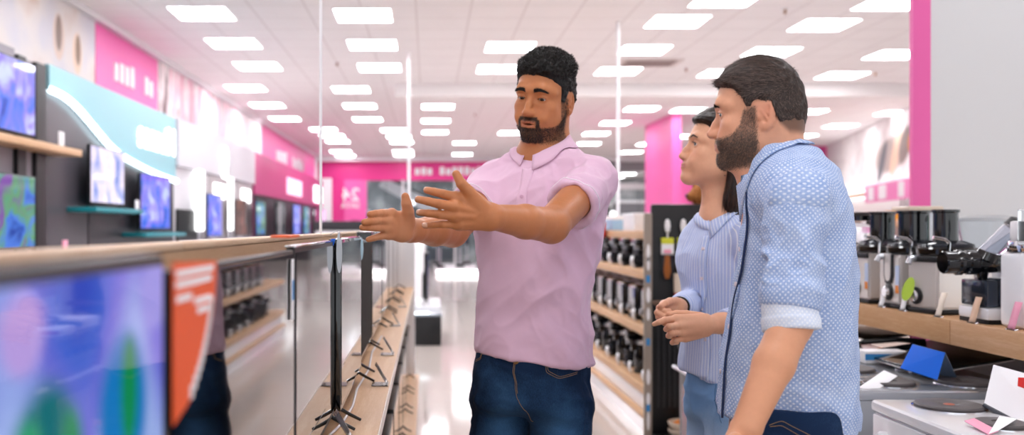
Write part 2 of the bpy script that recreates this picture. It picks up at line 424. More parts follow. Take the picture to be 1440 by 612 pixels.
def tube(pts, r, n=8, cap=True):
    P = np.asarray(pts, float); m = len(P); r = np.full(m, r) if np.isscalar(r) else np.asarray(r)
    T = np.gradient(P, axis=0); T /= np.linalg.norm(T, axis=1)[:, None]+1e-12
    ref = A(0, 0, 1) if abs(T[0][2]) < .9 else A(1, 0, 0); V = []
    for i in range(m):
        s = np.cross(T[i], ref); s /= np.linalg.norm(s)+1e-12; u = np.cross(s, T[i]); ref = u
        for k in range(n): a = 2*math.pi*k/n; V.append(P[i]+r[i]*(math.cos(a)*s+math.sin(a)*u))
    Q = [(i*n+k, i*n+(k+1) % n, (i+1)*n+(k+1) % n, (i+1)*n+k) for i in range(m-1) for k in range(n)]
    if cap:
        c0, c1 = len(V), len(V)+1; V += [P[0], P[-1]]
        for k in range(0, n, 2): Q += [(c0, (k+2) % n, (k+1) % n, k), (c1, (m-1)*n+k, (m-1)*n+(k+1) % n, (m-1)*n+(k+2) % n)]
    return np.array(V), np.array(Q)
def merge(parts):
    V, Q, o = [], [], 0
    for v, q in parts: V.append(v); Q.append(q+o); o += len(v)
    return np.concatenate(V), np.concatenate(Q)
def sheet(rows, th, cols_closed=False):
    """rows: (m, n, 3) grid -> closed thin solid of thickness th"""
    G = np.asarray(rows, float); m, n = G.shape[:2]
    du = np.gradient(G, axis=0); dv = np.gradient(G, axis=1); N = np.cross(du, dv); N /= np.linalg.norm(N, axis=2)[..., None]+1e-12
    V = np.concatenate([(G+N*th/2).reshape(-1, 3), (G-N*th/2).reshape(-1, 3)]); o = m*n; Q = []
    for i in range(m-1):
        for j in range(n-1):
            a, b, c, d = i*n+j, i*n+j+1, (i+1)*n+j+1, (i+1)*n+j; Q += [(a, d, c, b), (o+a, o+b, o+c, o+d)]
    for j in range(n-1): Q += [(j, j+1, o+j+1, o+j), ((m-1)*n+j, o+(m-1)*n+j, o+(m-1)*n+j+1, (m-1)*n+j+1)]
    for i in range(m-1): Q += [(i*n, o+i*n, o+(i+1)*n, (i+1)*n), (i*n+n-1, (i+1)*n+n-1, o+(i+1)*n+n-1, o+i*n+n-1)]
    return V, np.array(Q)
def collar(shirt, cen, R, rx, ry, gap, hback, hfront, fall, tip, th=.0022, n=60, lean=.0, flare=1.0):
    """turned-down collar. R columns: right, forward, up of the chest; phi runs from one front corner round the back to the other"""
    ph = np.linspace(gap, 2*math.pi-gap, n); rows = []
    cf = (1+np.cos(ph))/2                                        # 1 in front, 0 at the back
    z = hback*(1-cf)+hfront*cf
    def ring(r, zz): return cen+(np.sin(ph)*(rx+r))[:, None]*R[:, 0]+(np.cos(ph)*(ry+r)+lean*cf)[:, None]*R[:, 1]+zz[:, None]*R[:, 2]
    e = np.minimum(np.arange(n), np.arange(n)[::-1])/(n-1)       # distance from the ends
    pt = np.exp(-(e/.055)**1.5)
    top = ring(.004, z); base = ring(-.001, z-.028); rows += [base, ring(0, z-.012), ring(.001, z-.003), top, ring(.009, z-.002)]
    fl = fall*(1+.0*cf)+tip*pt
    low = ring((.024+.010*cf)*flare, z-fl)
    low, _ = project(shirt, low, up=.004, it=14)
    for _ in range(8): low[1:-1] = (low[:-2]+2*low[1:-1]+low[2:])/4
    low, _ = project(shirt, low, up=.004, it=3)
    for _ in range(3): low[1:-1] = (low[:-2]+2*low[1:-1]+low[2:])/4
    for t in (.35, .7, 1.0):
        g = ring(.009, z-.002)*(1-t)+low*t; d = shirt.ev(g); G = np.stack([shirt.ev(g+e_)-shirt.ev(g-e_) for e_ in np.eye(3)*.002], 1); G /= np.linalg.norm(G, axis=1)[:, None]+1e-9
        g = g+np.maximum(.0045-d, 0)[:, None]*G; rows.append(g)
    return sheet(np.array(rows), th)
def disc(c, nrm_, r, h, n=16):
    nrm_ = nrm(nrm_); return tube([c-nrm_*h/2, c-nrm_*h/2*.98, c+nrm_*h/2*.8, c+nrm_*h/2], [r*.7, r, r, r*.85], n)
def cloth_mat(name, color, rough=.9, weave=900.0, ws=.12, sheen=.25):
    m = mat(name, color, rough, spec=.2); g = NT(m); m.node_tree.nodes['Principled BSDF'].inputs['Sheen Weight'].default_value = sheen
    o = g.obj(); n = g.noise(weave, o, 2); n2 = g.noise(25, o, 4, .55); c = g.mix(g.math('MULTIPLY', n2, .35), color, tuple(x*.86 for x in [int(color[i:i+2], 16)/255 for i in (1, 3, 5)]))
    g.base(c); g.bump(g.math('ADD', n, g.math('MULTIPLY', n2, 3.0)), ws, .0012); return m
def denim_mat(name, dark, light, fade=.5):
    m = mat(name, dark, .85, spec=.25); g = NT(m); o = g.obj(); s = g.n('ShaderNodeMapping'); g.set(s.inputs[0], o); s.inputs[3].default_value = (1, 1, .25)
    n = g.noise(700, s.outputs[0], 2, .7); n2 = g.noise(5.5, o, 5, .6); w = g.attr('Col'); ws = g.sep(w.outputs['Color'])
    f = g.math('ADD', g.math('MULTIPLY', n, .35), g.math('MULTIPLY', ws[0], fade)); f = g.math('ADD', f, g.math('MULTIPLY', g.math('SUBTRACT', n2, .5), .7))
    g.base(g.ramp(f, [(0.0, dark), (.18, dark), (.95, light)])); g.bump(g.math('ADD', n, g.math('MULTIPLY', n2, 3)), .25, .0012); return m
def folds(P, d1, freq, amp, seed=0.0, stretch=5.0):
    """cloth creases running along d1 (metres)"""
    d1 = nrm(d1); t = P@d1; Q = P-np.outer(t, d1)*(1-1/stretch)
    w = .018*np.stack([vnoise(P, 9, seed), vnoise(P, 9, seed+40), vnoise(P, 9, seed+80)], 1)
    n = vnoise(Q+w, freq, seed); n2 = vnoise(Q+w*.7, freq*2.1, seed+7)
    r = 1-np.abs(n)*2.2; r2 = 1-np.abs(n2)*2.2
    return amp*(np.maximum(r, -.4)*.7+np.maximum(r2, -.3)*.3-.25)
def cloth_obj(name, node, lo, hi, h, m, parent, disp=None, col=None, uv=None):
    V, Q = mesh_field(node, lo, hi, h)
    if disp is not None:
        N = vnormals(V, Q); V = V+N*disp(V, N)[:, None]
    o = np_obj(name, V, Q, m, parent)
    if col is not None: vcol(o, col(V))
    if uv is not None: vvec(o, uv(V))
    return o, V, Q
class DN(Nd):                                     # a field with its crease displacement added, for laying things on the cloth
    def __init__(s, a, f): s.a, s.f, s.c, s.r = a, f, a.c, a.r
    def ev(s, P): return s.a.ev(P)-s.f(P, None)
THREAD = mat('orange_thread', '#8f7458', .8); BUTTON = mat('shirt_button', '#dcd0d8', .35); BRASS = mat('rivet_metal', '#a8825a', .35, metal=1)
SOLE = mat('shoe_sole', '#e8e6e0', .6)
def stitch(parent, node, lines, r=.0007, name='seam_stitching', m=None):
    parts = []
    for pts in lines:
        pts = np.asarray(pts, float); t = np.linspace(0, len(pts)-1, 24*(len(pts)-1)); ii = np.arange(len(pts))
        P = np.stack([np.interp(t, ii, pts[:, k]) for k in range(3)], 1)
        for _ in range(6): P[1:-1] = (P[:-2]+2*P[1:-1]+P[2:])/4
        P, _ = project(node, P, up=.0012)
        for _ in range(10): P[1:-1] = (P[:-2]+2*P[1:-1]+P[2:])/4
        parts.append(tube(P, r, 5, False))
    V, Q = merge(parts); return np_obj(name, V, Q, m or THREAD, parent)
def jeans_lines_common(): pass
def shoe(parent, c, fwd, color, sole=SOLE):
    R = axes(fwd, (0, 0, 1)); m = cloth_mat('shoe_fabric'+color[1:], color, .7)
    up = U([EL((0, .02, .045), (.040, .075, .042)), EL((0, .11, .030), (.042, .07, .030)), RC((0, -.035, .04), (0, -.03, .095), .036, .038)], .03)
    V, Q = mesh_field(I(up, BX((0, .05, .11), (.1, .2, .10)), .004), (-.06, -.1, 0), (.06, .2, .16), .005)
    o = np_obj('shoe', (V@R.T)+c, Q, m, parent)
    sl = U([EL((0, .01, .012), (.040, .085, .03)), EL((0, .115, .012), (.045, .075, .03))], .03)
    V, Q = mesh_field(I(sl, BX((0, .05, .012), (.1, .22, .012)), .003), (-.06, -.12, -.01), (.06, .22, .04), .005)
    np_obj('sole', (V@R.T)+c, Q, sole, o)
    return o
def finger(px, r, k=.002):
    pts = [at(*p) for p in px]
    return U([RC(a, b, ra, rb) for a, b, ra, rb in zip(pts, pts[1:], r, r[1:])], k)
def nail(parent_list, tip, prev, outw, w, l):
    """a small plate on the back of a finger tip"""
    d = nrm(tip-prev); o = nrm(np.asarray(outw)-(np.asarray(outw)@d)*d); s = np.cross(d, o); G = []
    for i in range(7):
        a = (i/6-.5)*1.7; row = []
        for j in range(6):
            t = j/5; row.append(tip+d*(t-.75)*l+s*math.sin(a)*w*(1-.25*abs(t-.5))+o*(math.cos(a)*w*.98))
        G.append(row)
    parent_list.append(sheet(np.array(G), .0005))
NAIL = mat('fingernail', '#d8a488', .3, coat=.5)
def hair_mesh(parent, X, field, colf, lo, hi, h=.0022, disp=None, name='hair'):
    V, Q = mesh_field(field, lo, hi, h); N = vnormals(V, Q)
    if disp is not None: V = V+N*disp(V, N)[:, None]
    return V, Q, N
# ------------------------------------------------------------------ the man in the pink polo shirt
class PL(Nd):
    def __init__(s, p, n): s.p = np.asarray(p, float); s.nn = nrm(n); s.c = s.p; s.r = 1e3
    def ev(s, P): return (P-s.p)@s.nn
def rot_up(fwd, pitch, roll):
    """head axes: heading fwd, pitch up (deg), roll (deg)"""
    f0 = nrm((fwd[0], fwd[1], 0)); p = math.radians(pitch); f = f0*math.cos(p)+A(0, 0, math.sin(p)); R = axes(f, (0, 0, 1))
    q = math.radians(roll); r = R[:, 0]*math.cos(q)+R[:, 2]*math.sin(q); u = -R[:, 0]*math.sin(q)+R[:, 2]*math.cos(q)
    return np.stack([r, R[:, 1], u], 1)
def body_obj(node, lo, hi, parent, X, skin, colfn, h=.0022):
    V, Q = mesh_field(node, lo, hi, h); o = np_obj('body', V, Q, skin, parent); vcol(o, colfn(V, X.loc(V))); return o, V, Q
def legs(hips, knees, ankles, r):
    return [n for a, b, c in zip(hips, knees, ankles) for n in (RC(a, b, r[0], r[1]), RC(b, c, r[1], r[2]))]
def hair_strands(parent, X, H, V, Q, wgt, n, dirf, ln, wd, colA, colB, name='hair', seed=3, curl=0.0, jitter=.25, seg=3, droop=0.0, extra=None, m=None):
    """V, Q: base surface in head space; strands grow from it; extra: a shell mesh merged below them"""
    P, Nn = sample_surface(V, Q, wgt, n, seed); D = dirf(P, Nn); rs = np.random.RandomState(seed+9); t = rs.rand(len(P), 1)
    c = np.array(lin(colA))*(1-t)+np.array(lin(colB))*t
    SV, SQ, SCc = strands(P, D, Nn, (ln(P) if callable(ln) else np.full(len(P), ln))[:, None], wd, droop=droop, seg=seg, curl=curl, jitter=jitter, seed=seed, col=c)
    parts = [(X.wld(SV), SQ)]; cols = [SCc]
    if extra is not None:
        EV, EQ, EC = extra; parts.append((X.wld(EV), EQ)); cols.append(EC)
    VV, QQ = merge(parts); o = np_obj(name, VV, QQ, m or HAIRM, parent); vcol(o, np.concatenate(cols)); return o
def person_polo():
    base = empty('person', (.30, 2.42, 0), 'bearded man in a pink polo shirt and dark jeans holding out both open hands', 'person')
    hn = head_node(w=.925, jaw=.90, gaze=1.0, open_=.0030, lip=1.12, nose=1.0)
    R = rot_up(A(-.56, -.83, 0), -9, 8.5); X = XF(hn, R, at(767, 138, 2.42), .915)
    def BY(px, py, Y): return at(px, py, Y)
    nb = BY(767, 222, 2.455)
    ls, rs_ = BY(834, 255, 2.34), BY(697, 256, 2.52)
    le, lw = BY(775, 317, 2.07), BY(690, 305, 1.90)
    re, rw = BY(636, 324, 2.27), BY(583, 324, 2.09)
    SL = []
    SL += [RC(ls, le, .046, .039), RC(le, le*.55+lw*.45, .040, .0355), RC(le*.55+lw*.45, lw, .0365, .0255)]
    SLa = U(SL, .012); SL = []
    SL += [RC(rs_, re, .046, .040), RC(re, re*.5+rw*.5, .040, .036), RC(re*.5+rw*.5, rw, .036, .025)]
    SLb = U(SL, .012)
    # left hand (back towards the lens)
    Y = 1.885
    mc = [BY(643, 278, Y-.012), BY(641, 291, Y-.022), BY(641.5, 304, Y-.018), BY(645, 316, Y-.006)]
    wr = [BY(684, 296, 1.90), BY(684, 302, 1.895), BY(684, 307, 1.895), BY(684, 313, 1.90)]
    palm = U([RC(w, m, .016, .0128) for w, m in zip(wr, mc)]+[RC(lw, BY(668, 300, 1.89), .025, .022, flat=(0, 1, 0), fs=.75), RC(BY(676, 292, 1.885), BY(662, 282, 1.875), .017, .014)], .012)
    fg = [finger([(643, 278, Y-.012), (623, 273, Y-.022), (611, 270, Y-.012), (600, 267.5, Y)], (.0108, .0093, .0083, .0072)),
          finger([(641, 291, Y-.022), (617.5, 287, Y-.034), (602.5, 283.5, Y-.026), (588, 280.5, Y-.012)], (.0108, .0095, .0085, .0074)),
          finger([(641.5, 304, Y-.018), (618, 301.5, Y-.028), (603, 300, Y-.02), (589.5, 299, Y-.006)], (.0104, .0090, .0080, .0070)),
          finger([(645, 316, Y-.006), (623, 315.5, Y-.014), (610, 316.5, Y-.006), (597.5, 317.5, Y+.004)], (.0095, .0080, .0070, .0062)),
          finger([(672, 286, 1.88), (659.5, 270, 1.865), (649, 258.5, 1.858), (641.5, 245, 1.86)], (.0165, .0125, .0108, .0085))]
    tend = [RC(w*.6+m*.4+A(0, -.0135, 0), m+A(.004, -.0115, 0), .0022, .0034) for w, m in zip(wr, mc)]+[RC(BY(676, 299, 1.872), BY(664, 305, 1.868), .002), RC(BY(664, 305, 1.868), BY(653, 303, 1.866), .0018)]
    lh = U([U([palm]+tend+[EL(m+A(0, -.007, 0), (.0085, .007, .008)) for m in mc], .006), U(fg, .0012)], .007)
    # right hand (open palm towards the lens)
    Z = 2.04
    mc2 = [BY(551, 300.5, Z-.02), BY(546, 310.5, Z-.03), BY(544.5, 320.5, Z-.03), BY(547, 330, Z-.02)]
    wr2 = [BY(577, 317, Z+.03), BY(577, 321, Z+.03), BY(577, 326, Z+.03), BY(577, 331, Z+.03)]
    palm2 = U([RC(w, m, .0155, .0118) for w, m in zip(wr2, mc2)]+[EL(BY(571, 312, Z-.005), (.018, .014, .026)), EL(BY(568, 329, Z), (.020, .014, .018)), RC(rw, BY(572, 322, Z+.02), .026, .024, flat=(0, 1, 0), fs=.8)], .012)
    fg2 = [finger([(551, 300.5, Z-.02), (537, 300, Z-.045), (528, 300.5, Z-.06), (520.5, 301.5, Z-.07)], (.0102, .009, .008, .0072)),
           finger([(546, 310.5, Z-.03), (530.5, 310.5, Z-.055), (520.5, 311.5, Z-.068), (512.5, 312.5, Z-.075)], (.0105, .0092, .0082, .0073)),
           finger([(544.5, 320.5, Z-.03), (528.5, 319.8, Z-.052), (518, 319.8, Z-.062), (509.5, 320, Z-.066)], (.0100, .0088, .0078, .0070)),
           finger([(547, 330, Z-.02), (534, 332.5, Z-.035), (525.5, 335, Z-.042), (518, 337, Z-.045)], (.0092, .0078, .0070, .0062)),
           finger([(574, 313, Z+.0), (574, 298, Z-.018), (571.5, 286, Z-.028), (570, 276.5, Z-.032)], (.0165, .0130, .0112, .0088))]
    rh = U([palm2, U(fg2, .0012)], .006)
    neck = [RC(X.wld(A(0, -.030, -.05)), nb+A(0, 0, .01), .054, .060), RC(X.wld(A(0, .02, -.085)), nb+A(-.02, -.03, .0), .030, .040)]
    core = [RC(nb, A(.285, 2.43, 1.05), .075, .09), RC(nb, ls, .04, .045), RC(nb, rs_, .04, .045)]
    hips = [BY(788, 575, 2.39), BY(706, 575, 2.48)]; kn = [BY(798, 790, 2.36), BY(690, 790, 2.44)]; an = [BY(800, 1000, 2.40), BY(684, 1000, 2.49)]
    core += legs(hips, kn, an, (.06, .045, .035))
    body = U([X, U(neck+core, .03), SLa, SLb], .022)
    body = U([body, lh, rh], .010)
    def colfn(V, L):
        far = sstep(.14, .2, np.linalg.norm(L-A(0, 0, 0), axis=1))
        C = skin_cols(L, '#bf7b50', '#a65a48', '#aa6040', None, stub=lambda L: beard_m(L)*.75*(1-far), stubc='#3a2a22')
        lips = np.exp(-((L[:, 0]/.021)**4+((L[:, 2]+.0665)/.0088)**4))*(L[:, 1] > .085)
        C = C*(1-.6*lips[:, None])+np.array(lin('#a3564c'))*.6*lips[:, None]
        sc = sstep(-.004, .01, hairline(L, front=.070, side=.036))*(1-far)*.9
        C = C*(1-sc[:, None])+np.array(lin('#241a15'))*sc[:, None]
        # pale finger pads and palm side
        for t in ([600, 267.5, Y], [588, 280.5, Y-.012], [589.5, 299, Y-.006], [597.5, 317.5, Y+.004]):
            m = np.exp(-(np.linalg.norm(V-at(*t), axis=1)/.010)**2)*.35; C = C*(1-m[:, None])+np.array(lin('#dba48c'))*m[:, None]
        pm = sstep(.075, .05, np.linalg.norm(V-BY(557, 316, Z-.03), axis=1))*.5; C = C*(1-pm[:, None])+np.array(lin('#d69b78'))*pm[:, None]
        kn_ = sum(np.exp(-(np.linalg.norm(V-q, axis=1)/.007)**2) for q in (mc+[BY(623, 273, Y-.035), BY(617.5, 287, Y-.045), BY(618, 301.5, Y-.04)]))*.35
        kn_ = np.clip(kn_, 0, 1); C = C*(1-kn_[:, None])+np.array(lin('#9c5f3c'))*kn_[:, None]
        return C
    def beard_m(L):
        x, y, z = np.abs(L[:, 0]), L[:, 1], L[:, 2]
        mus = sstep(.030, .025, x)*sstep(-.0468, -.0485, z)*sstep(-.0595, -.0575, z)*(y > .08)
        cor = sstep(.034, .031, x)*sstep(.0215, .024, x)*sstep(-.053, -.056, z)*(y > .07)*sstep(-.10, -.09, z)
        goat = sstep(.036, .030, x)*sstep(-.0760, -.0785, z)*sstep(-.124, -.118, z)*(y > .04)
        jl = np.interp(y, [-.02, .0, .02, .05, .08], [.0, -.02, -.052, -.072, -.076])
        jw = sstep(jl+.003, jl-.008, z)*sstep(-.128, -.110, z)*sstep(-.008, .006, y)*(x > .025)*.7
        sb = sstep(.0, .008, y)*sstep(.036, .028, y)*sstep(.01, .0, z)*sstep(-.09, -.07, z)*(x > .04)*.45
        m = np.clip(mus+cor+goat+jw+sb, 0, 1); lipz = sstep(.025, .022, x)*sstep(-.0590, -.0605, z)*sstep(-.0785, -.0768, z); return m*(1-lipz)
    SK = skin_mat('warm_brown_skin', .42)
    o, V, Q = body_obj(body, (-.25, 1.75, .05), (.62, 2.75, 1.9), base, X, SK, colfn)
    eyes(base, X, X.R@A(-.10, 1, -.42), '#2c170c'); brow_lash(base, X, '#120d0b', 1.35, hn, arch=.8, lash=.8, gaze=1.0)
    # beard of short curled hairs
    L = X.loc(V); near = np.linalg.norm(L, axis=1) < .16; w = beard_m(L)*near
    def bd(P, Nn): return Nn*.55+np.stack([P[:, 0]*1.0, .15+0*P[:, 0], -.8+0*P[:, 0]], 1)
    hair_strands(base, X, hn, L, Q, w, 9000, bd, .0042, .0006, '#0d0908', '#2a1c14', 'beard', 4, curl=.35, jitter=.35)
    # curly hair
    thick = lambda P: .003+.017*sstep(.05, .105, P[:, 2])+.004*vnoise(P, 75)+.0030*vnoise(P, 150)
    ln_ = lambda P: hairline(P, front=.066, temple=.062, side=.036, burn=-.008)+.003*vnoise(P, 200)
    HF = hair_field(hn, thick, ln_); HV, HQ = mesh_field(HF, (-.13, -.15, -.09), (.13, .14, .18), .0028)
    hc = np.array(lin('#0e0b0a'))*(1+.5*vnoise(HV, 180))[:, None]
    hair_strands(base, X, hn, HV, HQ, sstep(.0, .05, HV[:, 2])+.25, 15000, lambda P, Nn: Nn*.8+.2*np.stack([vnoise(P, 60), vnoise(P, 60, 9), vnoise(P, 60, 19)], 1), lambda P: .002+.0055*sstep(.05, .10, P[:, 2]), .0011, '#080605', '#211a17', 'hair', 8, curl=.95, jitter=.5, seg=5, extra=(HV, HQ, hc))
    # polo shirt
    yaw = math.radians(-27); C0 = .278
    tor = LF([(.93, C0-.002, 2.43, .155, .122), (1.02, C0-.002, 2.43, .154, .120), (1.12, C0, 2.43, .150, .114), (1.24, C0+.006, 2.43, .154, .114), (1.35, C0+.012, 2.435, .172, .122), (1.43, C0+.018, 2.44, .176, .112), (1.48, C0+.022, 2.445, .150, .09), (1.525, C0+.026, 2.45, .085, .07)], yaw, 2.25)
    lse, rse = BY(805, 287, 2.205), BY(663, 290, 2.395)
    sh = [RC(nb+A(.02, -.01, -.005), ls+A(-.01, 0, .002), .052, .053), RC(nb+A(-.02, .01, -.005), rs_+A(.01, 0, .0), .052, .053)]
    sl = [I(RC(ls, lse+(lse-ls)*.3, .059, .0535), PL(lse, lse-ls), .003), I(RC(rs_, rse+(rse-rs_)*.3, .059, .0535), PL(rse, rse-rs_), .003)]
    band = [I(RC(lse-(lse-ls)*.10, lse+(lse-ls)*.3, .0580, .0560), I(PL(lse, lse-ls), PL(lse-(lse-ls)*.14, ls-lse)), .002)]
    fold = [RC(BY(800, 345, 2.33), BY(826, 300, 2.30), .012, .02), RC(BY(822, 385, 2.36), BY(835, 330, 2.34), .01, .02)]
    shirt = U([U([tor]+sh, .045)]+sl, .028)
    shirt = U([shirt]+fold, .02); shirt = U([shirt]+band, .002)
    hem = I(PL(A(C0, 2.43, 1.008), (-.10, 0, -1)), PL(A(C0, 2.43, 1.008), (-.10, 0, -1)))
    shirt = I(shirt, hem, .006)
    inner = [RC(ls+(lse-ls)*.8, lse+(lse-ls)*.4, .045, .047), RC(rs_+(rse-rs_)*.8, rse+(rse-rs_)*.4, .045, .047), EL(nb+A(-.012, -.02, .05), (.062, .060, .055)), EL(A(C0, 2.43, .98), (.142, .108, .055), [[math.cos(yaw), math.sin(yaw), 0], [-math.sin(yaw), math.cos(yaw), 0], [0, 0, 1]])]
    shirt = S(shirt, inner, .005)
    def disp(P, N):
        body_ = folds(P, (1, -.25, .9), 11, .009, 3, 5)*sstep(1.45, 1.30, P[:, 2])+folds(P, (.8, -.2, .45), 14, .008, 11, 5)*sstep(1.25, 1.42, P[:, 2])
        pull = folds(P, (-.5, -.6, 1), 17, .009, 31, 6)*np.exp(-((P[:, 0]-ls[0]+.05)/.09)**2)
        low = folds(P, (1, -.4, .12), 13, .006, 21, 4)*sstep(1.12, 1.03, P[:, 2])
        return body_+pull+low
    PM = cloth_mat('pink_pique_cotton', '#e9c3db', .92, 900)
    so, SV, SQ = cloth_obj('polo_shirt', shirt, (-.1, 2.05, .9), (.62, 2.75, 1.6), .0034, PM, base, disp)
    shirt = DN(shirt, disp)
    cy = math.radians(-44); fd = A(math.sin(math.radians(-30)), -math.cos(math.radians(-30)), 0); cR = axes(A(math.sin(cy), -math.cos(cy), -.36), A(0, 0, 1))
    cen = nb+A(-.004, -.012, .022)
    cv, cq = collar(shirt, cen+A(0, 0, .008), cR, .062, .060, .17, .020, .004, .040, .020, .0026, flare=.85)
    np_obj('collar', cv, cq, PM, so)
    # placket: a raised strip with two buttons
    g = []; fs_ = A(-fd[1], fd[0], 0)
    for i in range(16):
        t = i/15; c = A(C0+.012, 2.43, 1.515-.135*t)+fd*(.10+.03*t); row = []
        for j in range(5): row.append(c+fs_*(j/4-.5)*.028)
        g.append(row)
    G, _ = project(shirt, np.array(g).reshape(-1, 3), up=.0026); G = G.reshape(16, 5, 3)
    for _ in range(8): G[1:-1] = (G[:-2]+2*G[1:-1]+G[2:])/4
    v, q = sheet(G, .0022); np_obj('placket', v, q, PM, so)
    for t in (.62,):
        k = int(t*15); c, nn = project(shirt, G[k, 2][None], up=.0048); v, q = disc(c[0], nn[0], .0050, .0016); np_obj('button', v, q, mat('pink_button', '#dcb0cb', .4), so)
    for p0, p1, r0 in ((ls, lse, .0565), (rs_, rse, .0565)):
        d_ = nrm(p1-p0); a1 = nrm(np.cross(d_, A(0, 0, 1))); a2 = np.cross(a1, d_); ring = np.array([p1-d_*.010+(a1*math.cos(t)+a2*math.sin(t))*r0 for t in np.linspace(0, 2*math.pi, 60)]); ring, _ = project(shirt, ring, up=.0006)
        v, q = tube(ring, .0013, 6, False); np_obj('sleeve_piping', v, q, mat('white_piping', '#f4eaf2', .8), so)
    # jeans
    jn = LF([(.80, .262, 2.43, .150, .108), (.90, .264, 2.43, .158, .116), (.97, .27, 2.43, .154, .115), (1.045, .275, 2.43, .146, .110)], yaw, 2.3)
    jl = [RC(hips[0], kn[0], .080, .062), RC(kn[0], an[0], .062, .050), RC(hips[1], kn[1], .080, .062), RC(kn[1], an[1], .062, .050)]
    jeans = U([U([I(jn, PL(A(0, 0, .87), (0, 0, -1)), .04)]+jl[0:2], .035), U(jl[2:4])], .03)
    jeans = I(jeans, PL(A(0, 0, 1.035), (0, 0, 1)), .003); jeans = I(jeans, PL(A(0, 0, .075), (0, 0, -1)), .003)
    def jd(P, N): return folds(P, (1, -.3, .25), 14, .007, 2, 4.5)*sstep(1.0, .9, P[:, 2])+folds(P, (1, 0, -.35), 20, .0045, 5, 5)
    def jc(P):
        f = np.clip(np.exp(-((P[:, 0]-hips[0][0]+.01)/.045)**2-((P[:, 2]-.78)/.14)**2)+np.exp(-((P[:, 0]-hips[1][0]+.01)/.045)**2-((P[:, 2]-.78)/.14)**2), 0, 1)*(P[:, 1] < 2.43)
        return np.stack([f, f, f], 1)
    JM = denim_mat('dark_blue_denim', '#0c2442', '#4a7cae', .45)
    jo, JV, JQ = cloth_obj('jeans', jeans, (-.05, 2.2, .05), (.62, 2.72, 1.05), .0042, JM, base, jd, jc)
    fy = 2.30; jeans = DN(jeans, jd)
    stitch(jo, jeans, [[at(767, 505, fy), at(768, 524, fy), at(786, 533, fy), at(822, 527, fy)], [at(769, 505, fy), at(770.5, 522, fy), at(787, 530.5, fy), at(822, 524.5, fy)],
                       [at(714, 505, fy), at(717, 530, fy), at(722, 555, fy), at(727, 567, fy), at(737, 585, fy), at(741, 612, fy+.02)],
                       [at(717, 505, fy), at(720, 530, fy), at(725, 553, fy)], [at(684, 495, fy+.1), at(676, 505, fy+.1), at(664, 508, fy+.12)], [at(682, 495, fy+.1), at(674, 503, fy+.1), at(664, 505.5, fy+.12)]], .0008)
    stitch(jo, jeans, [[at(783, 507, fy), at(785, 528, fy)], [at(783, 514, fy), at(818, 515, fy)], [at(823, 508, 2.32), at(824, 560, 2.32), at(821, 612, 2.32)]], .0006, 'dark_seams', mat('navy_thread', '#1a3350', .8))
    v, q = disc(*[project(jeans, at(719, 507, fy)[None], up=.001)[k][0] for k in (0, 1)], .0075, .003); np_obj('button', v, q, BRASS, jo)
    for a_, k_ in zip(an, kn): shoe(base, A(a_[0], a_[1]-.03, 0), A(-.3, -1, 0), '#3a3d45')
    # nails
    nl = []
    for t, p in (((600, 267.5, Y), (611, 270, Y-.012)), ((588, 280.5, Y-.012), (602.5, 283.5, Y-.026)), ((589.5, 299, Y-.006), (603, 300, Y-.02)), ((597.5, 317.5, Y+.004), (610, 316.5, Y-.006))):
        nail(nl, at(*t), at(*p), A(-.2, -1, .25), .0070, .012)
    v, q = merge(nl); np_obj('fingernails', v, q, NAIL, base)
    return base
# ------------------------------------------------------------------ the man in the dotted blue shirt
def dot_mat(name, base, base2, dot, sp=.0102, r=.215):
    m = mat(name, base, .88, spec=.2); g = NT(m); uv = g.attr('puv').outputs['Vector']; nz = g.n('ShaderNodeTexNoise'); nz.inputs['Scale'].default_value = 45; g.set(nz.inputs['Vector'], uv)
    uv = g.vmath('ADD', uv, g.vmath('MULTIPLY', g.vmath('SUBTRACT', nz.outputs['Color'], (.5, .5, .5)), (.006, .006, .006))); s = g.sep(uv)
    def d(ox, oy):
        a = g.math('SUBTRACT', g.math('FRACT', g.math('ADD', g.math('DIVIDE', s[0], sp), ox)), .5); b = g.math('SUBTRACT', g.math('FRACT', g.math('ADD', g.math('DIVIDE', s[1], sp), oy)), .5)
        return g.math('SQRT', g.math('ADD', g.math('MULTIPLY', a, a), g.math('MULTIPLY', b, b)))
    dd = g.math('MINIMUM', d(0, 0), d(.5, .5)); mk = g.math('MULTIPLY', g.math('SUBTRACT', r, dd), 14); mk.node.use_clamp = True
    n = g.noise(260, uv, 3, .7); n2 = g.noise(22, uv, 4, .6); f = g.ramp(g.math('ADD', g.math('MULTIPLY', n, .6), g.math('MULTIPLY', n2, .5)), [(.36, base), (.72, base2)])
    g.base(g.mix(g.math('MULTIPLY', mk, .8), f, dot)); g.bump(g.math('ADD', g.noise(800, g.obj(), 2), g.math('MULTIPLY', g.noise(30, g.obj(), 4), 3)), .15, .0012); return m
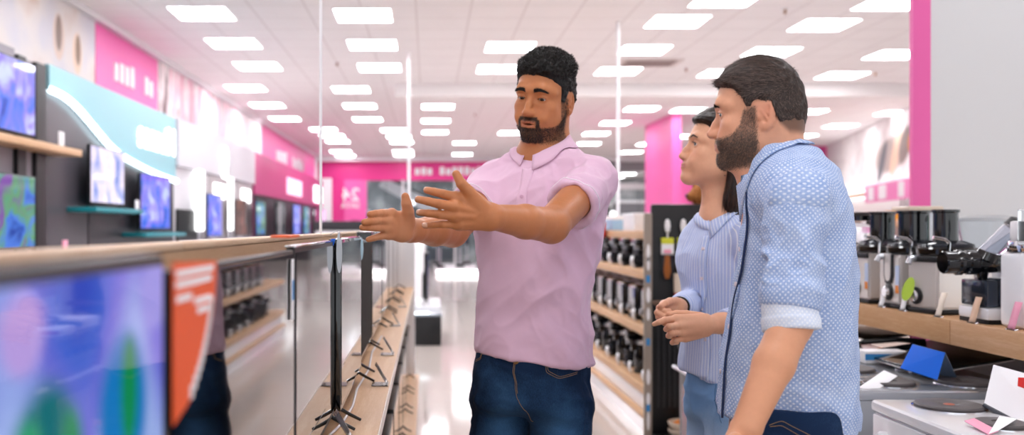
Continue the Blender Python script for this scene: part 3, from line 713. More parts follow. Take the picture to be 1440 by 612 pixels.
def person_blue():
    base = empty('person', (.77, 1.97, 0), 'bearded man in a blue shirt with white dots seen from the side', 'person')
    hn = head_node(w=.95, occ=.010, jaw=1.05, gaze=.35, nose=1.15, lip=.9)
    R = rot_up(A(-.90, .43, 0), -2.5, 0); X = XF(hn, R, at(1072, 161, 1.99), .95); BY = at
    nb = BY(1090, 246, 1.985); ns = BY(1120, 283, 1.785); fs = BY(1118, 275, 2.17)
    el, wr = BY(1113, 455, 1.735), BY(1049, 603, 1.645)
    fe, fw = BY(1120, 430, 2.25), BY(1060, 560, 2.22)
    arm = [RC(ns, el, .044, .037), RC(el, el*.6+wr*.4, .0375, .036), RC(el*.6+wr*.4, wr, .036, .026)]
    Yh = 1.625
    wr_ = [wr+A(-.012+.008*i, 0, 0) for i in range(4)]
    mc = [BY(1008, 657, Yh-.03), BY(1016, 664, Yh), BY(1026, 668, Yh+.02), BY(1036, 668, Yh+.04)]
    hand = U([U([RC(w, m, .016, .012) for w, m in zip(wr_, mc)], .012),
              U([finger([(1008, 657, Yh-.03), (992, 685, Yh-.03), (990, 705, Yh-.02), (996, 722, Yh-.01)], (.0105, .009, .008, .007)), finger([(1016, 664, Yh), (1002, 694, Yh), (1002, 716, Yh+.01), (1010, 734, Yh+.015)], (.0105, .009, .008, .007)),
                 finger([(1026, 668, Yh+.02), (1014, 698, Yh+.025), (1016, 718, Yh+.03), (1024, 734, Yh+.035)], (.0105, .009, .008, .007)), finger([(1036, 668, Yh+.04), (1028, 692, Yh+.045), (1030, 708, Yh+.05), (1036, 720, Yh+.05)], (.0095, .008, .007, .0062)),
                 finger([(1034, 620, Yh-.02), (1014, 636, Yh-.045), (1000, 655, Yh-.055), (994, 672, Yh-.055)], (.015, .0125, .011, .009))], .0012)], .008)
    core = [RC(nb, BY(1112, 540, 1.97), .07, .10), RC(nb, ns, .05, .045), RC(nb, fs, .05, .045), RC(fs, fe, .045, .04), RC(fe, fw, .04, .028), EL(fw+A(-.03, 0, -.07), (.03, .02, .06))]
    hips = [BY(1116, 600, 1.87), BY(1104, 595, 2.06)]; kn = [BY(1106, 895, 1.86), BY(1088, 880, 2.08)]; an = [BY(1120, 1150, 1.88), BY(1110, 1140, 2.06)]
    core += legs(hips, kn, an, (.06, .045, .035))
    neck = [RC(X.wld(A(0, -.026, -.045)), nb, .056, .062), RC(X.wld(A(0, .025, -.085)), nb+A(-.04, .01, .02), .028, .04)]
    body = U([U([X, U(neck+core, .03), U(arm, .012)], .022), hand], .008)
    def beard_m(L):
        x, y, z = np.abs(L[:, 0]), L[:, 1], L[:, 2]
        top = np.interp(y, [-.01, .012, .032, .041, .058, .080, .12], [.012, .012, .006, -.024, -.045, -.050, -.051])
        m = sstep(top+.004, top-.006, z)*sstep(-.126, -.110, z+.25*(y < .02)*(y-.02))*sstep(.0, .012, y)
        lip = sstep(.029, .024, x)*sstep(-.0560, -.0580, z)*sstep(-.0835, -.0810, z)*(y > .08)
        nose = sstep(.017, .013, x)*sstep(-.0485, -.046, z); return m*(1-lip)*(1-nose)
    def colfn(V, L):
        near = np.linalg.norm(L, axis=1) < .17
        C = skin_cols(L, '#dca283', '#c07060', '#c87860', None, stub=lambda L: beard_m(L)*.50*near, stubc='#4a3830')
        lips = np.exp(-((L[:, 0]/.022)**4+((L[:, 2]+.0665)/.008)**4))*(L[:, 1] > .085)
        C = C*(1-.55*lips[:, None])+np.array(lin('#b5685c'))*.55*lips[:, None]
        sc = sstep(-.006, .012, hline(L))*near*.8; C = C*(1-sc[:, None])+np.array(lin('#4a352c'))*sc[:, None]
        fo = sstep(1.3, 1.1, V[:, 2])*.35; return C*(1-fo[:, None])+np.array(lin('#c98a5e'))*fo[:, None]
    hline = lambda P: hairline(P, front=.066, temple=.046, side=.030, burn=.010, nape=-.056)
    SK = skin_mat('fair_skin', .45)
    o, V, Q = body_obj(body, (.45, 1.5, .05), (.98, 2.35, 1.8), base, X, SK, colfn)
    eyes(base, X, X.R@A(-.40, 1, -.1), '#5a6a6a'); brow_lash(base, X, '#2a1c16', 1.15, hn, arch=.5, gaze=.25)
    L = X.loc(V); near = np.linalg.norm(L, axis=1) < .17; w = beard_m(L)*near*(.6+.4*sstep(-.03, -.07, L[:, 2]))
    bd = lambda P, Nn: Nn*.30+np.stack([P[:, 0]*.5, .35+0*P[:, 0], -.8+0*P[:, 0]], 1)
    hair_strands(base, X, hn, L, Q, w, 17000, bd, .0044, .00045, '#231915', '#7d6a5e', 'beard', 14, curl=.12, jitter=.25)
    thick = lambda P: .003+.009*sstep(.02, .09, P[:, 2])*(.75+.25*sstep(-.1, .05, P[:, 1]))+.002*vnoise(P*A(1, .4, 1), 110)
    HF = hair_field(hn, thick, lambda P: hline(P)+.003*vnoise(P, 220)); HV, HQ = mesh_field(HF, (-.13, -.15, -.09), (.13, .14, .18), .0028)
    hc = np.array(lin('#2e221d'))*(1+.4*vnoise(HV*A(1, .3, 1), 260))[:, None]
    def hd(P, Nn):
        f = (sstep(.0, .06, P[:, 2])*sstep(-.095, -.055, P[:, 1]))[:, None]; fl = np.stack([.25*P[:, 0]/.08, .9+0*P[:, 0], .12+0*P[:, 0]], 1)*f+np.stack([0*P[:, 0], -.35+0*P[:, 0], -.8+0*P[:, 0]], 1)*(1-f)
        fl -= (fl*Nn).sum(1)[:, None]*Nn; return fl+Nn*.06
    hair_strands(base, X, hn, HV, HQ, 1-np.exp(-(((HV[:, 1]+.082)/.016)**2+((HV[:, 2]-.078)/.022)**2+(HV[:, 0]/.03)**2)), 17000, hd, lambda P: .005+.009*sstep(.02, .09, P[:, 2])*sstep(-.09, -.03, P[:, 1]), .0010, '#1c1410', '#66524a', 'hair', 18, curl=.05, jitter=.11, seg=4, extra=(HV, HQ, hc))
    # shirt
    yaw = math.radians(73)
    rows = [(.90, 1107, .172, .146), (.93, 1108, .172, .146), (1.017, 1110, .172, .140), (1.153, 1114, .172, .130), (1.305, 1121, .182, .113), (1.395, 1124, .188, .102), (1.45, 1122, .165, .088), (1.515, 1108, .08, .062)]
    tor = LF([(z, (px-602)/660, 1.975, a, b) for z, px, a, b in rows], yaw, 2.25)
    ce = BY(1110, 449, 1.74)
    ad = nrm(ce-ns)
    slv = U([RC(ns+A(0, 0, -.002), ns*.35+ce*.65, .060, .051), RC(ns*.35+ce*.65, ce-ad*.045, .053, .055), RC(ce-ad*.045, ce, .052, .045)], .02); cut = PL(ce-ad*.018, ad)
    fsl = RC(fs, fe*.85+fs*.15, .064, .055)
    shirt = U([U([tor, RC(nb+A(.01, 0, -.01), ns, .056, .06), RC(nb+A(.01, 0, -.01), fs, .056, .06)], .05), fsl], .03)
    shirt = I(shirt, PL(A(.77, 1.97, .942), (-.12, 0, -1)), .006)
    shirt = S(shirt, [EL(nb+A(-.02, 0, .06), (.066, .062, .06)), EL(A(.768, 1.97, .90), (.12, .15, .06))], .005)
    tb = lambda P: np.clip(((P-ns)@(ce-ns))/((ce-ns)@(ce-ns)), 0, 1)
    def uv_t(P): 
        q = P-A(.78, 1.975, 0); return np.stack([np.arctan2(q[:, 1]-.0, q[:, 0])*.155, P[:, 2]+np.maximum(0, .15-np.hypot(q[:, 0], q[:, 1]))*sstep(1.3, 1.42, P[:, 2]), 0*P[:, 0]], 1)
    def dis(P, N): return folds(P, (.5, 0, 1), 11, .010, 3, 4)+folds(P, (1, .2, .5), 15, .0055, 13, 4)*sstep(1.2, 1.4, P[:, 2])+folds(P, (1, 0, -.7), 15, .005, 23, 4)*sstep(1.25, 1.0, P[:, 2])
    DM = dot_mat('dotted_chambray', '#829ed3', '#b6c9ea', '#e9effa')
    so, SV, SQ = cloth_obj('shirt', shirt, (.35, 1.6, .85), (1.0, 2.4, 1.62), .0036, DM, base, dis, None, uv_t)
    ad = nrm(ce-ns)
    def uv_s(P):
        q = P-ns; t = q@ad; p = q-np.outer(t, ad); return np.stack([np.arctan2(p[:, 1], p[:, 0])*.058, t, 0*t], 1)
    sleeve = S(I(slv, cut, .004), [RC(ce-(ce-ns)*.12, ce+(ce-ns)*.3, .046, .048)], .003)
    def dsl(P, N): return folds(P, (1, .3, -.35), 17, .011, 33, 3.2)*sstep(-.02, .10, (P-ns)@ad)*sstep(0, .05, (ce-ad*.03-P)@ad+.0)
    cloth_obj('sleeve', sleeve, (.45, 1.6, 1.1), (.95, 1.95, 1.56), .0030, DM, so, dsl, None, uv_s)
    # rolled cuff
    c0, c1 = ce-ad*.052+A(0, 0, 0), ce+ad*.022; cd = nrm(c1-c0+A(.012, 0, 0)); cc = (c0+c1)/2
    cuff = S(I(RC(cc-cd*.08, cc+cd*.08, .0510, .0495), I(PL(cc+cd*.036, cd), PL(cc-cd*.036, -cd), .004), .005), [RC(cc-cd*.1, cc+cd*.1, .0425, .0425)], .002)
    cuff = U([cuff, I(RC(cc-cd*.08, cc+cd*.08, .0530, .0515), S(I(PL(cc+cd*.036, cd), PL(cc+cd*.012, -cd), .003), [RC(cc-cd*.1, cc+cd*.1, .0425)]), .003)], .002)
    CM = dot_mat('dotted_cuff_inside', '#ccd9f0', '#dfe8f6', '#f3f6fc')
    cloth_obj('rolled_cuff', cuff, cc-.09, cc+.09, .0024, CM, so, lambda P, N: folds(P, (1, 0, .2), 26, .0025, 5, 3), None, uv_s)
    # collar
    shirt = DN(shirt, dis)
    cR = axes(A(-.95, .28, -.42), (0, 0, 1)); cen = nb+A(-.018, 0, .018)
    cv, cq = collar(shirt, cen, cR, .066, .064, .16, .034, -.012, .050, .026, .0024); co = np_obj('collar', cv, cq, DM, so); vvec(co, np.stack([np.arctan2(cv[:, 1]-1.975, cv[:, 0]-.75)*.075, cv[:, 2]*1.2+cv[:, 0]*.3, 0*cv[:, 0]], 1))
    # placket with its navy inner edge
    g = []; fd = A(-.96, .28, 0)
    for i in range(40):
        t = i/39; z = 1.455*(1-t)+.945*t; c = A(.60, 1.975, z)+A(0, -.030, 0); row = [c+A(.28, .96, 0)*(j/4-.5)*.034 for j in range(5)]; g.append(row)
    G, _ = project(shirt, np.array(g).reshape(-1, 3), up=.003); G = G.reshape(40, 5, 3)
    v, q = sheet(G, .003); po = np_obj('placket', v, q, DM, so); vvec(po, np.stack([v[:, 1], v[:, 2], 0*v[:, 0]], 1))
    e, _ = project(shirt, np.array([A(.60, 1.975, 1.46*(1-t)+.945*t)+A(-.01, -.052, 0) for t in np.linspace(0, 1, 60)]), up=.004)
    for _ in range(14): e[1:-1] = (e[:-2]+2*e[1:-1]+e[2:])/4
    v, q = tube(e, .0026, 8); np_obj('placket_edge', v, q, cloth_mat('navy_edge', '#27365c', .9), so)
    for z in (1.40, 1.31, 1.22, 1.13, 1.04):
        k = int((1.455-z)/.51*39); c, nn = project(shirt, G[k, 2][None], up=.0055); v, q = disc(c[0], nn[0], .0052, .0018); np_obj('button', v, q, BUTTON, po)
    # jeans, belt loops, shoes
    jn = LF([(.72, .765, 1.97, .165, .115), (.84, .768, 1.97, .175, .130), (.93, .772, 1.97, .165, .122), (1.0, .775, 1.97, .155, .115)], yaw, 2.3)
    jl = [RC(hips[0], kn[0], .086, .062), RC(kn[0], an[0], .062, .05), RC(hips[1], kn[1], .086, .062), RC(kn[1], an[1], .062, .05)]
    jeans = U([U([I(jn, PL(A(0, 0, .8), (0, 0, -1)), .04)]+jl[:2], .05), U(jl[2:])], .035)
    jeans = I(jeans, PL(A(0, 0, .99), (0, 0, 1)), .003); jeans = I(jeans, PL(A(0, 0, .075), (0, 0, -1)), .003)
    JM = denim_mat('mid_blue_denim', '#122a4c', '#4a77a8', .3)
    jd = lambda P, N: folds(P, (1, 0, .3), 15, .005, 2, 4)
    jo, _, _ = cloth_obj('jeans', jeans, (.4, 1.7, .05), (1.05, 2.3, 1.02), .0046, JM, base, jd, lambda P: np.zeros((len(P), 3)))
    jeans = DN(jeans, jd)
    stitch(jo, jeans, [[BY(1075, 596, 1.8), BY(1100, 592, 1.8), BY(1140, 612, 1.8)], [BY(1078, 602, 1.8), BY(1100, 598, 1.8), BY(1138, 618, 1.8)]], .0008)
    for a_ in an: shoe(base, A(a_[0]-.02, a_[1], 0), A(-1, .15, 0), '#6b4a34')
    return base
# ------------------------------------------------------------------ the woman in the striped shirt
def stripe_mat(name, base, white, sp=.0105):
    m = mat(name, base, .88, spec=.2); g = NT(m); uv = g.attr('puv').outputs['Vector']; s = g.sep(uv)
    f = g.math('ABSOLUTE', g.math('SUBTRACT', g.math('FRACT', g.math('DIVIDE', s[0], sp)), .5)); mk = g.math('MULTIPLY', g.math('SUBTRACT', .14, f), 12); mk.node.use_clamp = True
    n = g.noise(300, uv, 3, .7); b = g.mix(g.math('MULTIPLY', n, .5), base, '#8fa8dc'); g.base(g.mix(g.math('MULTIPLY', mk, .85), b, white)); g.bump(g.math('ADD', g.noise(800, g.obj(), 2), g.math('MULTIPLY', g.noise(30, g.obj(), 4), 3)), .15, .0012); return m
def person_woman():
    base = empty('person', (.885, 2.75, 0), 'dark-haired woman in a blue striped shirt and light jeans with her hands clasped', 'person')
    hn = head_node(w=.93, jaw=.90, gaze=.1, nose=.85, fem=1.0, lip=1.05, smile=.8); BY = at
    R = rot_up(A(-.97, .05, 0), 11, 0); X = XF(hn, R, at(1012, 213, 2.75), .955)
    nb = BY(1017, 300, 2.775); rs_ = BY(988, 340, 2.87); ls = BY(1053, 338, 2.64)
    re, rw = BY(982, 424, 2.85), BY(957, 431, 2.63)
    le, lw = BY(1098, 440, 2.60), BY(996, 457.5, 2.475)
    arms = [RC(rs_, re, .036, .034), RC(re, rw, .034, .0235), RC(ls, le, .036, .034), RC(le, lw*.85+le*.15, .034, .027), RC(lw*.85+le*.15, lw, .027, .0245)]
    Y = 2.465
    mc = [BY(951, 448.5, Y-.012), BY(955, 458, Y-.02), BY(959, 467.5, Y-.016), BY(963.5, 475.5, Y-.004)]
    wr = [BY(993, 449, Y+.008), BY(993, 455, Y+.0), BY(993, 461, Y), BY(993, 466, Y+.006)]
    palm = U([RC(w, m, .0155, .0120) for w, m in zip(wr, mc)], .010)
    fg = [finger([(951, 448.5, Y-.012), (935, 450, Y-.03), (926, 453.5, Y-.034), (920, 456, Y-.03)], (.0098, .0084, .0075, .0064)),
          finger([(955, 458, Y-.02), (941, 459.5, Y-.045), (937, 463, Y-.03), (945, 466, Y-.01)], (.0098, .0086, .0076, .0066)),
          finger([(959, 467.5, Y-.016), (944, 469, Y-.038), (940, 472.5, Y-.02), (948, 474, Y-.002)], (.0094, .0084, .0074, .0064)),
          finger([(963.5, 475.5, Y-.004), (949, 479, Y-.02), (945.5, 482, Y-.01), (952, 482, Y+.008)], (.0086, .0076, .0068, .006)),
          finger([(986, 446, Y+.02), (966, 442, Y+.03), (952, 441, Y+.028), (941, 443, Y+.02)], (.0130, .0105, .0092, .0078))]
    lh = U([palm, U(fg, .001)], .006)
    Z = 2.545
    m2 = [BY(934, 428, Z-.015), BY(931, 434, Z-.02), BY(930.5, 440, Z-.02), BY(932, 446, Z-.012)]
    w2 = [BY(955, 427, Z+.04), BY(955, 431, Z+.04), BY(955, 435, Z+.04), BY(955, 438, Z+.04)]
    rh = U([U([RC(w, m, .015, .012) for w, m in zip(w2, m2)]+[RC(rw, BY(952, 432, Z+.03), .0235, .022)], .01),
            U([finger([(934, 428, Z-.015), (927, 433, Z-.04), (934, 438, Z-.05), (941, 437, Z-.045)], (.0100, .0088, .0078, .0068)), finger([(931, 434, Z-.02), (924.5, 440, Z-.045), (932, 445, Z-.055), (939, 443, Z-.05)], (.0100, .0088, .0078, .0068)),
               finger([(930.5, 440, Z-.02), (926, 446, Z-.045), (933, 451, Z-.05), (940, 449, Z-.045)], (.0094, .0084, .0074, .0064)), finger([(932, 446, Z-.012), (930, 452, Z-.035), (936, 456, Z-.035), (942, 454, Z-.03)], (.0086, .0076, .0068, .006)),
               finger([(951, 424, Z+.02), (942, 424, Z-.01), (935, 427, Z-.038), (929, 431, Z-.05)], (.0125, .0108, .0094, .008))], .001)], .006)
    neck = [RC(X.wld(A(0, -.030, -.05)), nb, .046, .050), RC(X.wld(A(0, .018, -.080)), nb+A(-.035, -.02, .01), .024, .032), EL(nb+A(-.02, -.02, -.025), (.055, .050, .042))]
    core = [RC(nb, BY(1015, 500, 2.76), .06, .085), RC(nb, ls, .035, .036), RC(nb, rs_, .035, .036)]
    hips = [BY(1030, 575, 2.68), BY(1004, 575, 2.82)]; kn = [BY(1018, 735, 2.64), BY(985, 730, 2.80)]; an = [BY(1030, 900, 2.70), BY(996, 890, 2.86)]
    core += legs(hips, kn, an, (.06, .045, .035))
    # collar bones and throat tendon
    neck += [RC(X.wld(A(.03, -.02, -.06)), nb+A(-.045, -.045, -.012), .010, .008)]
    body = U([U([X, U(neck+core, .028), U(arms, .010)], .02), rh, lh], .004)
    def colfn(V, L):
        C = skin_cols(L, '#e0a988', '#c87a6c', '#cf8068', None)
        lips = np.exp(-((L[:, 0]/.023)**4+((L[:, 2]+.066)/.0088)**4))*(L[:, 1] > .080)
        C = C*(1-.75*lips[:, None])+np.array(lin('#b85a5c'))*.75*lips[:, None]
        near = np.linalg.norm(L, axis=1) < .17; sc = sstep(-.004, .01, hl(L))*near*.9; C = C*(1-sc[:, None])+np.array(lin('#2a1a15'))*sc[:, None]
        sh = sum(np.exp(-((L[:, 0]-s*.0315)/.018)**2-((L[:, 2]-.013)/.007)**2) for s in (-1, 1))*(L[:, 1] > .06)*.35
        C = C*(1-sh[:, None])+np.array(lin('#a86c58'))*sh[:, None]; return C
    def hl(P):
        y = P[:, 1]; Lz = np.interp(y, [-.12, -.05, -.02, -.004, .012, .022, .045, .066, .078, .12], [-.2, -.2, -.03, -.005, .012, .030, .050, .066, .070, .070]); return P[:, 2]-Lz
    SK = skin_mat('light_skin', .42)
    o, V, Q = body_obj(body, (.55, 2.3, .05), (1.15, 3.0, 1.75), base, X, SK, colfn)
    eyes(base, X, X.R@A(-.42, 1, .05), '#4a2c1a'); brow_lash(base, X, '#2a1812', .8, hn, arch=1.3, lash=1.25, gaze=.1)
    # long hair swept behind the ear and down the back
    thick = lambda P: .006+.012*sstep(.0, .09, P[:, 2])+.0015*vnoise(P*A(1, 1, .35), 160)
    cap = hair_field(hn, thick, lambda P: hl(P), .008)
    back = U([RC((0, -.055, .03), (0, -.085, -.09), .062, .060, flat=(1, 0, 0), fs=1.0), RC((0, -.085, -.09), (0, -.080, -.21), .060, .058), RC((.0, -.080, -.21), (.0, -.075, -.36), .056, .030),
              RC((.05, -.045, -.01), (.045, -.050, -.13), .026, .03), RC((-.05, -.045, -.01), (-.045, -.050, -.13), .026, .03), RC((.045, -.050, -.13), (.04, -.055, -.26), .03, .02)], .03)
    HF = U([cap, S(back, [EL((0, .0, -.1), (.052, .048, .14))], .02)], .016)
    HV, HQ = mesh_field(HF, (-.14, -.2, -.42), (.14, .14, .18), .0032)
    a_ = np.arctan2(HV[:, 0], -HV[:, 1]-.02); HN = vnormals(HV, HQ)
    HV = HV+HN*(.0022*vnoise(np.stack([a_*.12, 0*a_, HV[:, 2]*.05], 1), 160)*sstep(.06, .0, HV[:, 2]))[:, None]
    hc = np.array(lin('#1d120e'))*(1+.45*vnoise(np.stack([a_*.2, 0*a_, HV[:, 2]*.05], 1), 200))[:, None]
    def hd(P, Nn):
        f = sstep(.0, .07, P[:, 2])[:, None]; dn = np.stack([0*P[:, 0], -.12+0*P[:, 0], -1+0*P[:, 0]], 1); bk = np.stack([.9*P[:, 0]/.07, -.9+0*P[:, 0], -.15+0*P[:, 0]], 1)
        d = bk*f+dn*(1-f); d -= (d*Nn).sum(1)[:, None]*Nn; d /= np.linalg.norm(d, axis=1)[:, None]+1e-9; return d-Nn*.02
    HS = hair_mat('brown_hair_gloss', .33)
    hair_strands(base, X, hn, HV, HQ, np.ones(len(HV)), 15000, hd, .045, .0011, '#140b08', '#4a2e20', 'hair', 28, jitter=.05, seg=4, extra=(HV, HQ, hc), m=HS)
    # earring
    ec = X.wld(A(-.071*.93, -.010, -.050)); rg = [ec+A(.0035*math.cos(t), 0, .0065*math.sin(t)-.002) for t in np.linspace(0, 6.28, 20)]
    v, q = tube(rg, .0013, 6, False); np_obj('earring', v, q, mat('gold', '#d8a657', .25, metal=1), base)
    # shirt
    yaw = math.radians(-45+180)
    rows = [(.87, 1019, .130, .100), (.93, 1019, .130, .100), (1.03, 1019, .122, .096), (1.12, 1020, .122, .096), (1.20, 1019, .130, .106), (1.26, 1018, .138, .108), (1.31, 1018, .140, .090), (1.35, 1017, .12, .072), (1.385, 1018, .075, .052)]
    tor = LF([(z, (px-602)/473, 2.76, a, b) for z, px, a, b in rows], math.radians(-45), 2.2)
    rcu, lcu = re*.08+rw*.92+A(0, 0, 0), BY(1021, 456, 2.505)
    sh = U([U([tor, RC(nb+A(0, 0, -.052), ls, .042, .046), RC(nb+A(0, 0, -.052), rs_, .042, .046)], .04), RC(rs_, re, .049, .044), RC(re, rcu, .044, .037), RC(ls, le, .049, .044), RC(le, lcu, .044, .038)], .014)
    cutL = nrm(lw-le)
    sh = I(sh, PL(A(.87, 2.76, .885), (-.35, 0, -1)), .006)
    sh = S(sh, [EL(nb+A(-.012, -.012, .05), (.048, .047, .06)), RC(lcu, lcu+cutL*.1, .031, .034), EL(A(.875, 2.76, .86), (.115, .10, .05))], .004)
    sh = S(sh, [U([I(RC(lcu+cutL*.012, lcu+cutL*.2, .06, .06), PL(lcu+cutL*.002, -cutL))])], .002)
    def uvt(P):
        q = P-A(.877, 2.76, 0); t = np.arctan2(q[:, 1], q[:, 0]+.0)*.128; u = nrm(lcu-le); w = P-le; al = w@u; rad = np.linalg.norm(w-np.outer(al, u), axis=1)
        arm = (rad < .052) & (al > .0) & (P[:, 1] < 2.60); u2 = nrm(rcu-re); w2 = P-re; a2 = w2@u2; r2 = np.linalg.norm(w2-np.outer(a2, u2), axis=1); arm2 = (r2 < .05) & (a2 > .0) & (P[:, 1] < 2.85)
        return np.stack([np.where(arm, al, np.where(arm2, a2, t)), P[:, 2], 0*P[:, 0]], 1)
    SM = stripe_mat('striped_cotton', '#c3d1f3', '#f5f7fd')
    dsp = lambda P, N: folds(P, (.25, .1, 1), 13, .007, 3, 4)+folds(P, (1, 0, .5), 15, .004, 43, 3)*sstep(1.15, 1.3, P[:, 2])+folds(P, (1, 0, .7), 14, .004, 13, 3)*sstep(1.15, .95, P[:, 2])
    so, _, _ = cloth_obj('shirt', sh, (.6, 2.3, .8), (1.2, 3.05, 1.46), .0038, SM, base, dsp, None, uvt)
    sh = DN(sh, dsp)
    cR = axes(A(-.80, -.60, -.45), (0, 0, 1)); cen = nb+A(-.006, -.006, .012)
    cv, cq = collar(sh, cen, cR, .049, .049, .17, .022, .004, .050, .026, .0022, flare=.95); co = np_obj('collar', cv, cq, SM, so); vvec(co, np.stack([cv[:, 0]*.7-cv[:, 1]*.7+cv[:, 2]*.5, cv[:, 2], 0*cv[:, 0]], 1))
    fd = A(-.74, -.67, 0); g = []
    for i in range(30):
        t = i/29; z = 1.335*(1-t)+.905*t; c = A(.877, 2.76, z)+fd*.11; g.append([c+A(-.67, .74, 0)*(j/4-.5)*.028 for j in range(5)])
    G, _ = project(sh, np.array(g).reshape(-1, 3), up=.003); G = G.reshape(30, 5, 3); v, q = sheet(G, .0026); po = np_obj('placket', v, q, SM, so); vvec(po, np.stack([(v-A(.877, 2.76, 0))@A(-.67, .74, 0)*1.0, v[:, 2], 0*v[:, 0]], 1))
    for z in (1.29, 1.20, 1.11, 1.02):
        k = int((1.335-z)/.43*29); c, nn = project(sh, G[k, 2][None], up=.005); v, q = disc(c[0], nn[0], .0052, .0018); np_obj('button', v, q, BUTTON, po)
    # hair tie on the far wrist
    d = nrm(rw-re); s_ = nrm(np.cross(d, A(0, 0, 1))); u_ = np.cross(s_, d); c = rw+d*.012
    v, q = tube([c+(s_*math.cos(t)+u_*math.sin(t))*.0265 for t in np.linspace(0, 6.283, 28)], .003, 6, False); np_obj('wristband', v, q, mat('black_elastic', '#17181c', .6), base)
    # jeans
    jn = LF([(.72, .888, 2.755, .132, .10), (.80, .888, 2.755, .128, .098), (.88, .886, 2.755, .120, .094), (.96, .884, 2.755, .110, .088)], math.radians(-45), 2.2)
    jl = [RC(hips[0], kn[0], .072, .056), RC(kn[0], an[0], .056, .042), RC(hips[1], kn[1], .072, .056), RC(kn[1], an[1], .056, .042)]
    jeans = U([U([I(jn, PL(A(0, 0, .78), (0, 0, -1)), .04)]+jl[:2], .03), U(jl[2:])], .035)
    jeans = I(jeans, PL(A(0, 0, .935), (0, 0, 1)), .003); jeans = I(jeans, PL(A(0, 0, .075), (0, 0, -1)), .003)
    JM = denim_mat('light_blue_denim', '#6f97c4', '#b9d0e8', .5)
    jd = lambda P, N: folds(P, (1, 0, -.35), 15, .0065, 2, 4)
    jo, _, _ = cloth_obj('jeans', jeans, (.6, 2.4, .05), (1.15, 3.05, .98), .0044, JM, base, jd, lambda P: np.tile(sstep(.86, .7, P[:, 2])[:, None], (1, 3)))
    yy = 2.6; jeans = DN(jeans, jd)
    stitch(jo, jeans, [[at(970, 524, yy), at(985, 531, yy), at(1003, 541, yy)], [at(998, 534, yy), at(1001, 560, yy), at(1010, 594, yy)], [at(982, 520, yy), at(982, 533, yy)], [at(985, 521, yy), at(985, 534, yy)], [at(974, 534, yy), at(978, 545, yy), at(972, 556, yy)]], .001, 'seam_stitching', mat('denim_seam', '#456a96', .8))
    v, q = disc(*[project(jeans, at(998, 531, yy)[None], up=.001)[k][0] for k in (0, 1)], .0085, .004); np_obj('button', v, q, BRASS, jo)
    for a_ in an: shoe(base, A(a_[0]-.02, a_[1]-.02, 0), A(-.8, -.6, 0), '#e4e4e6')
    return base
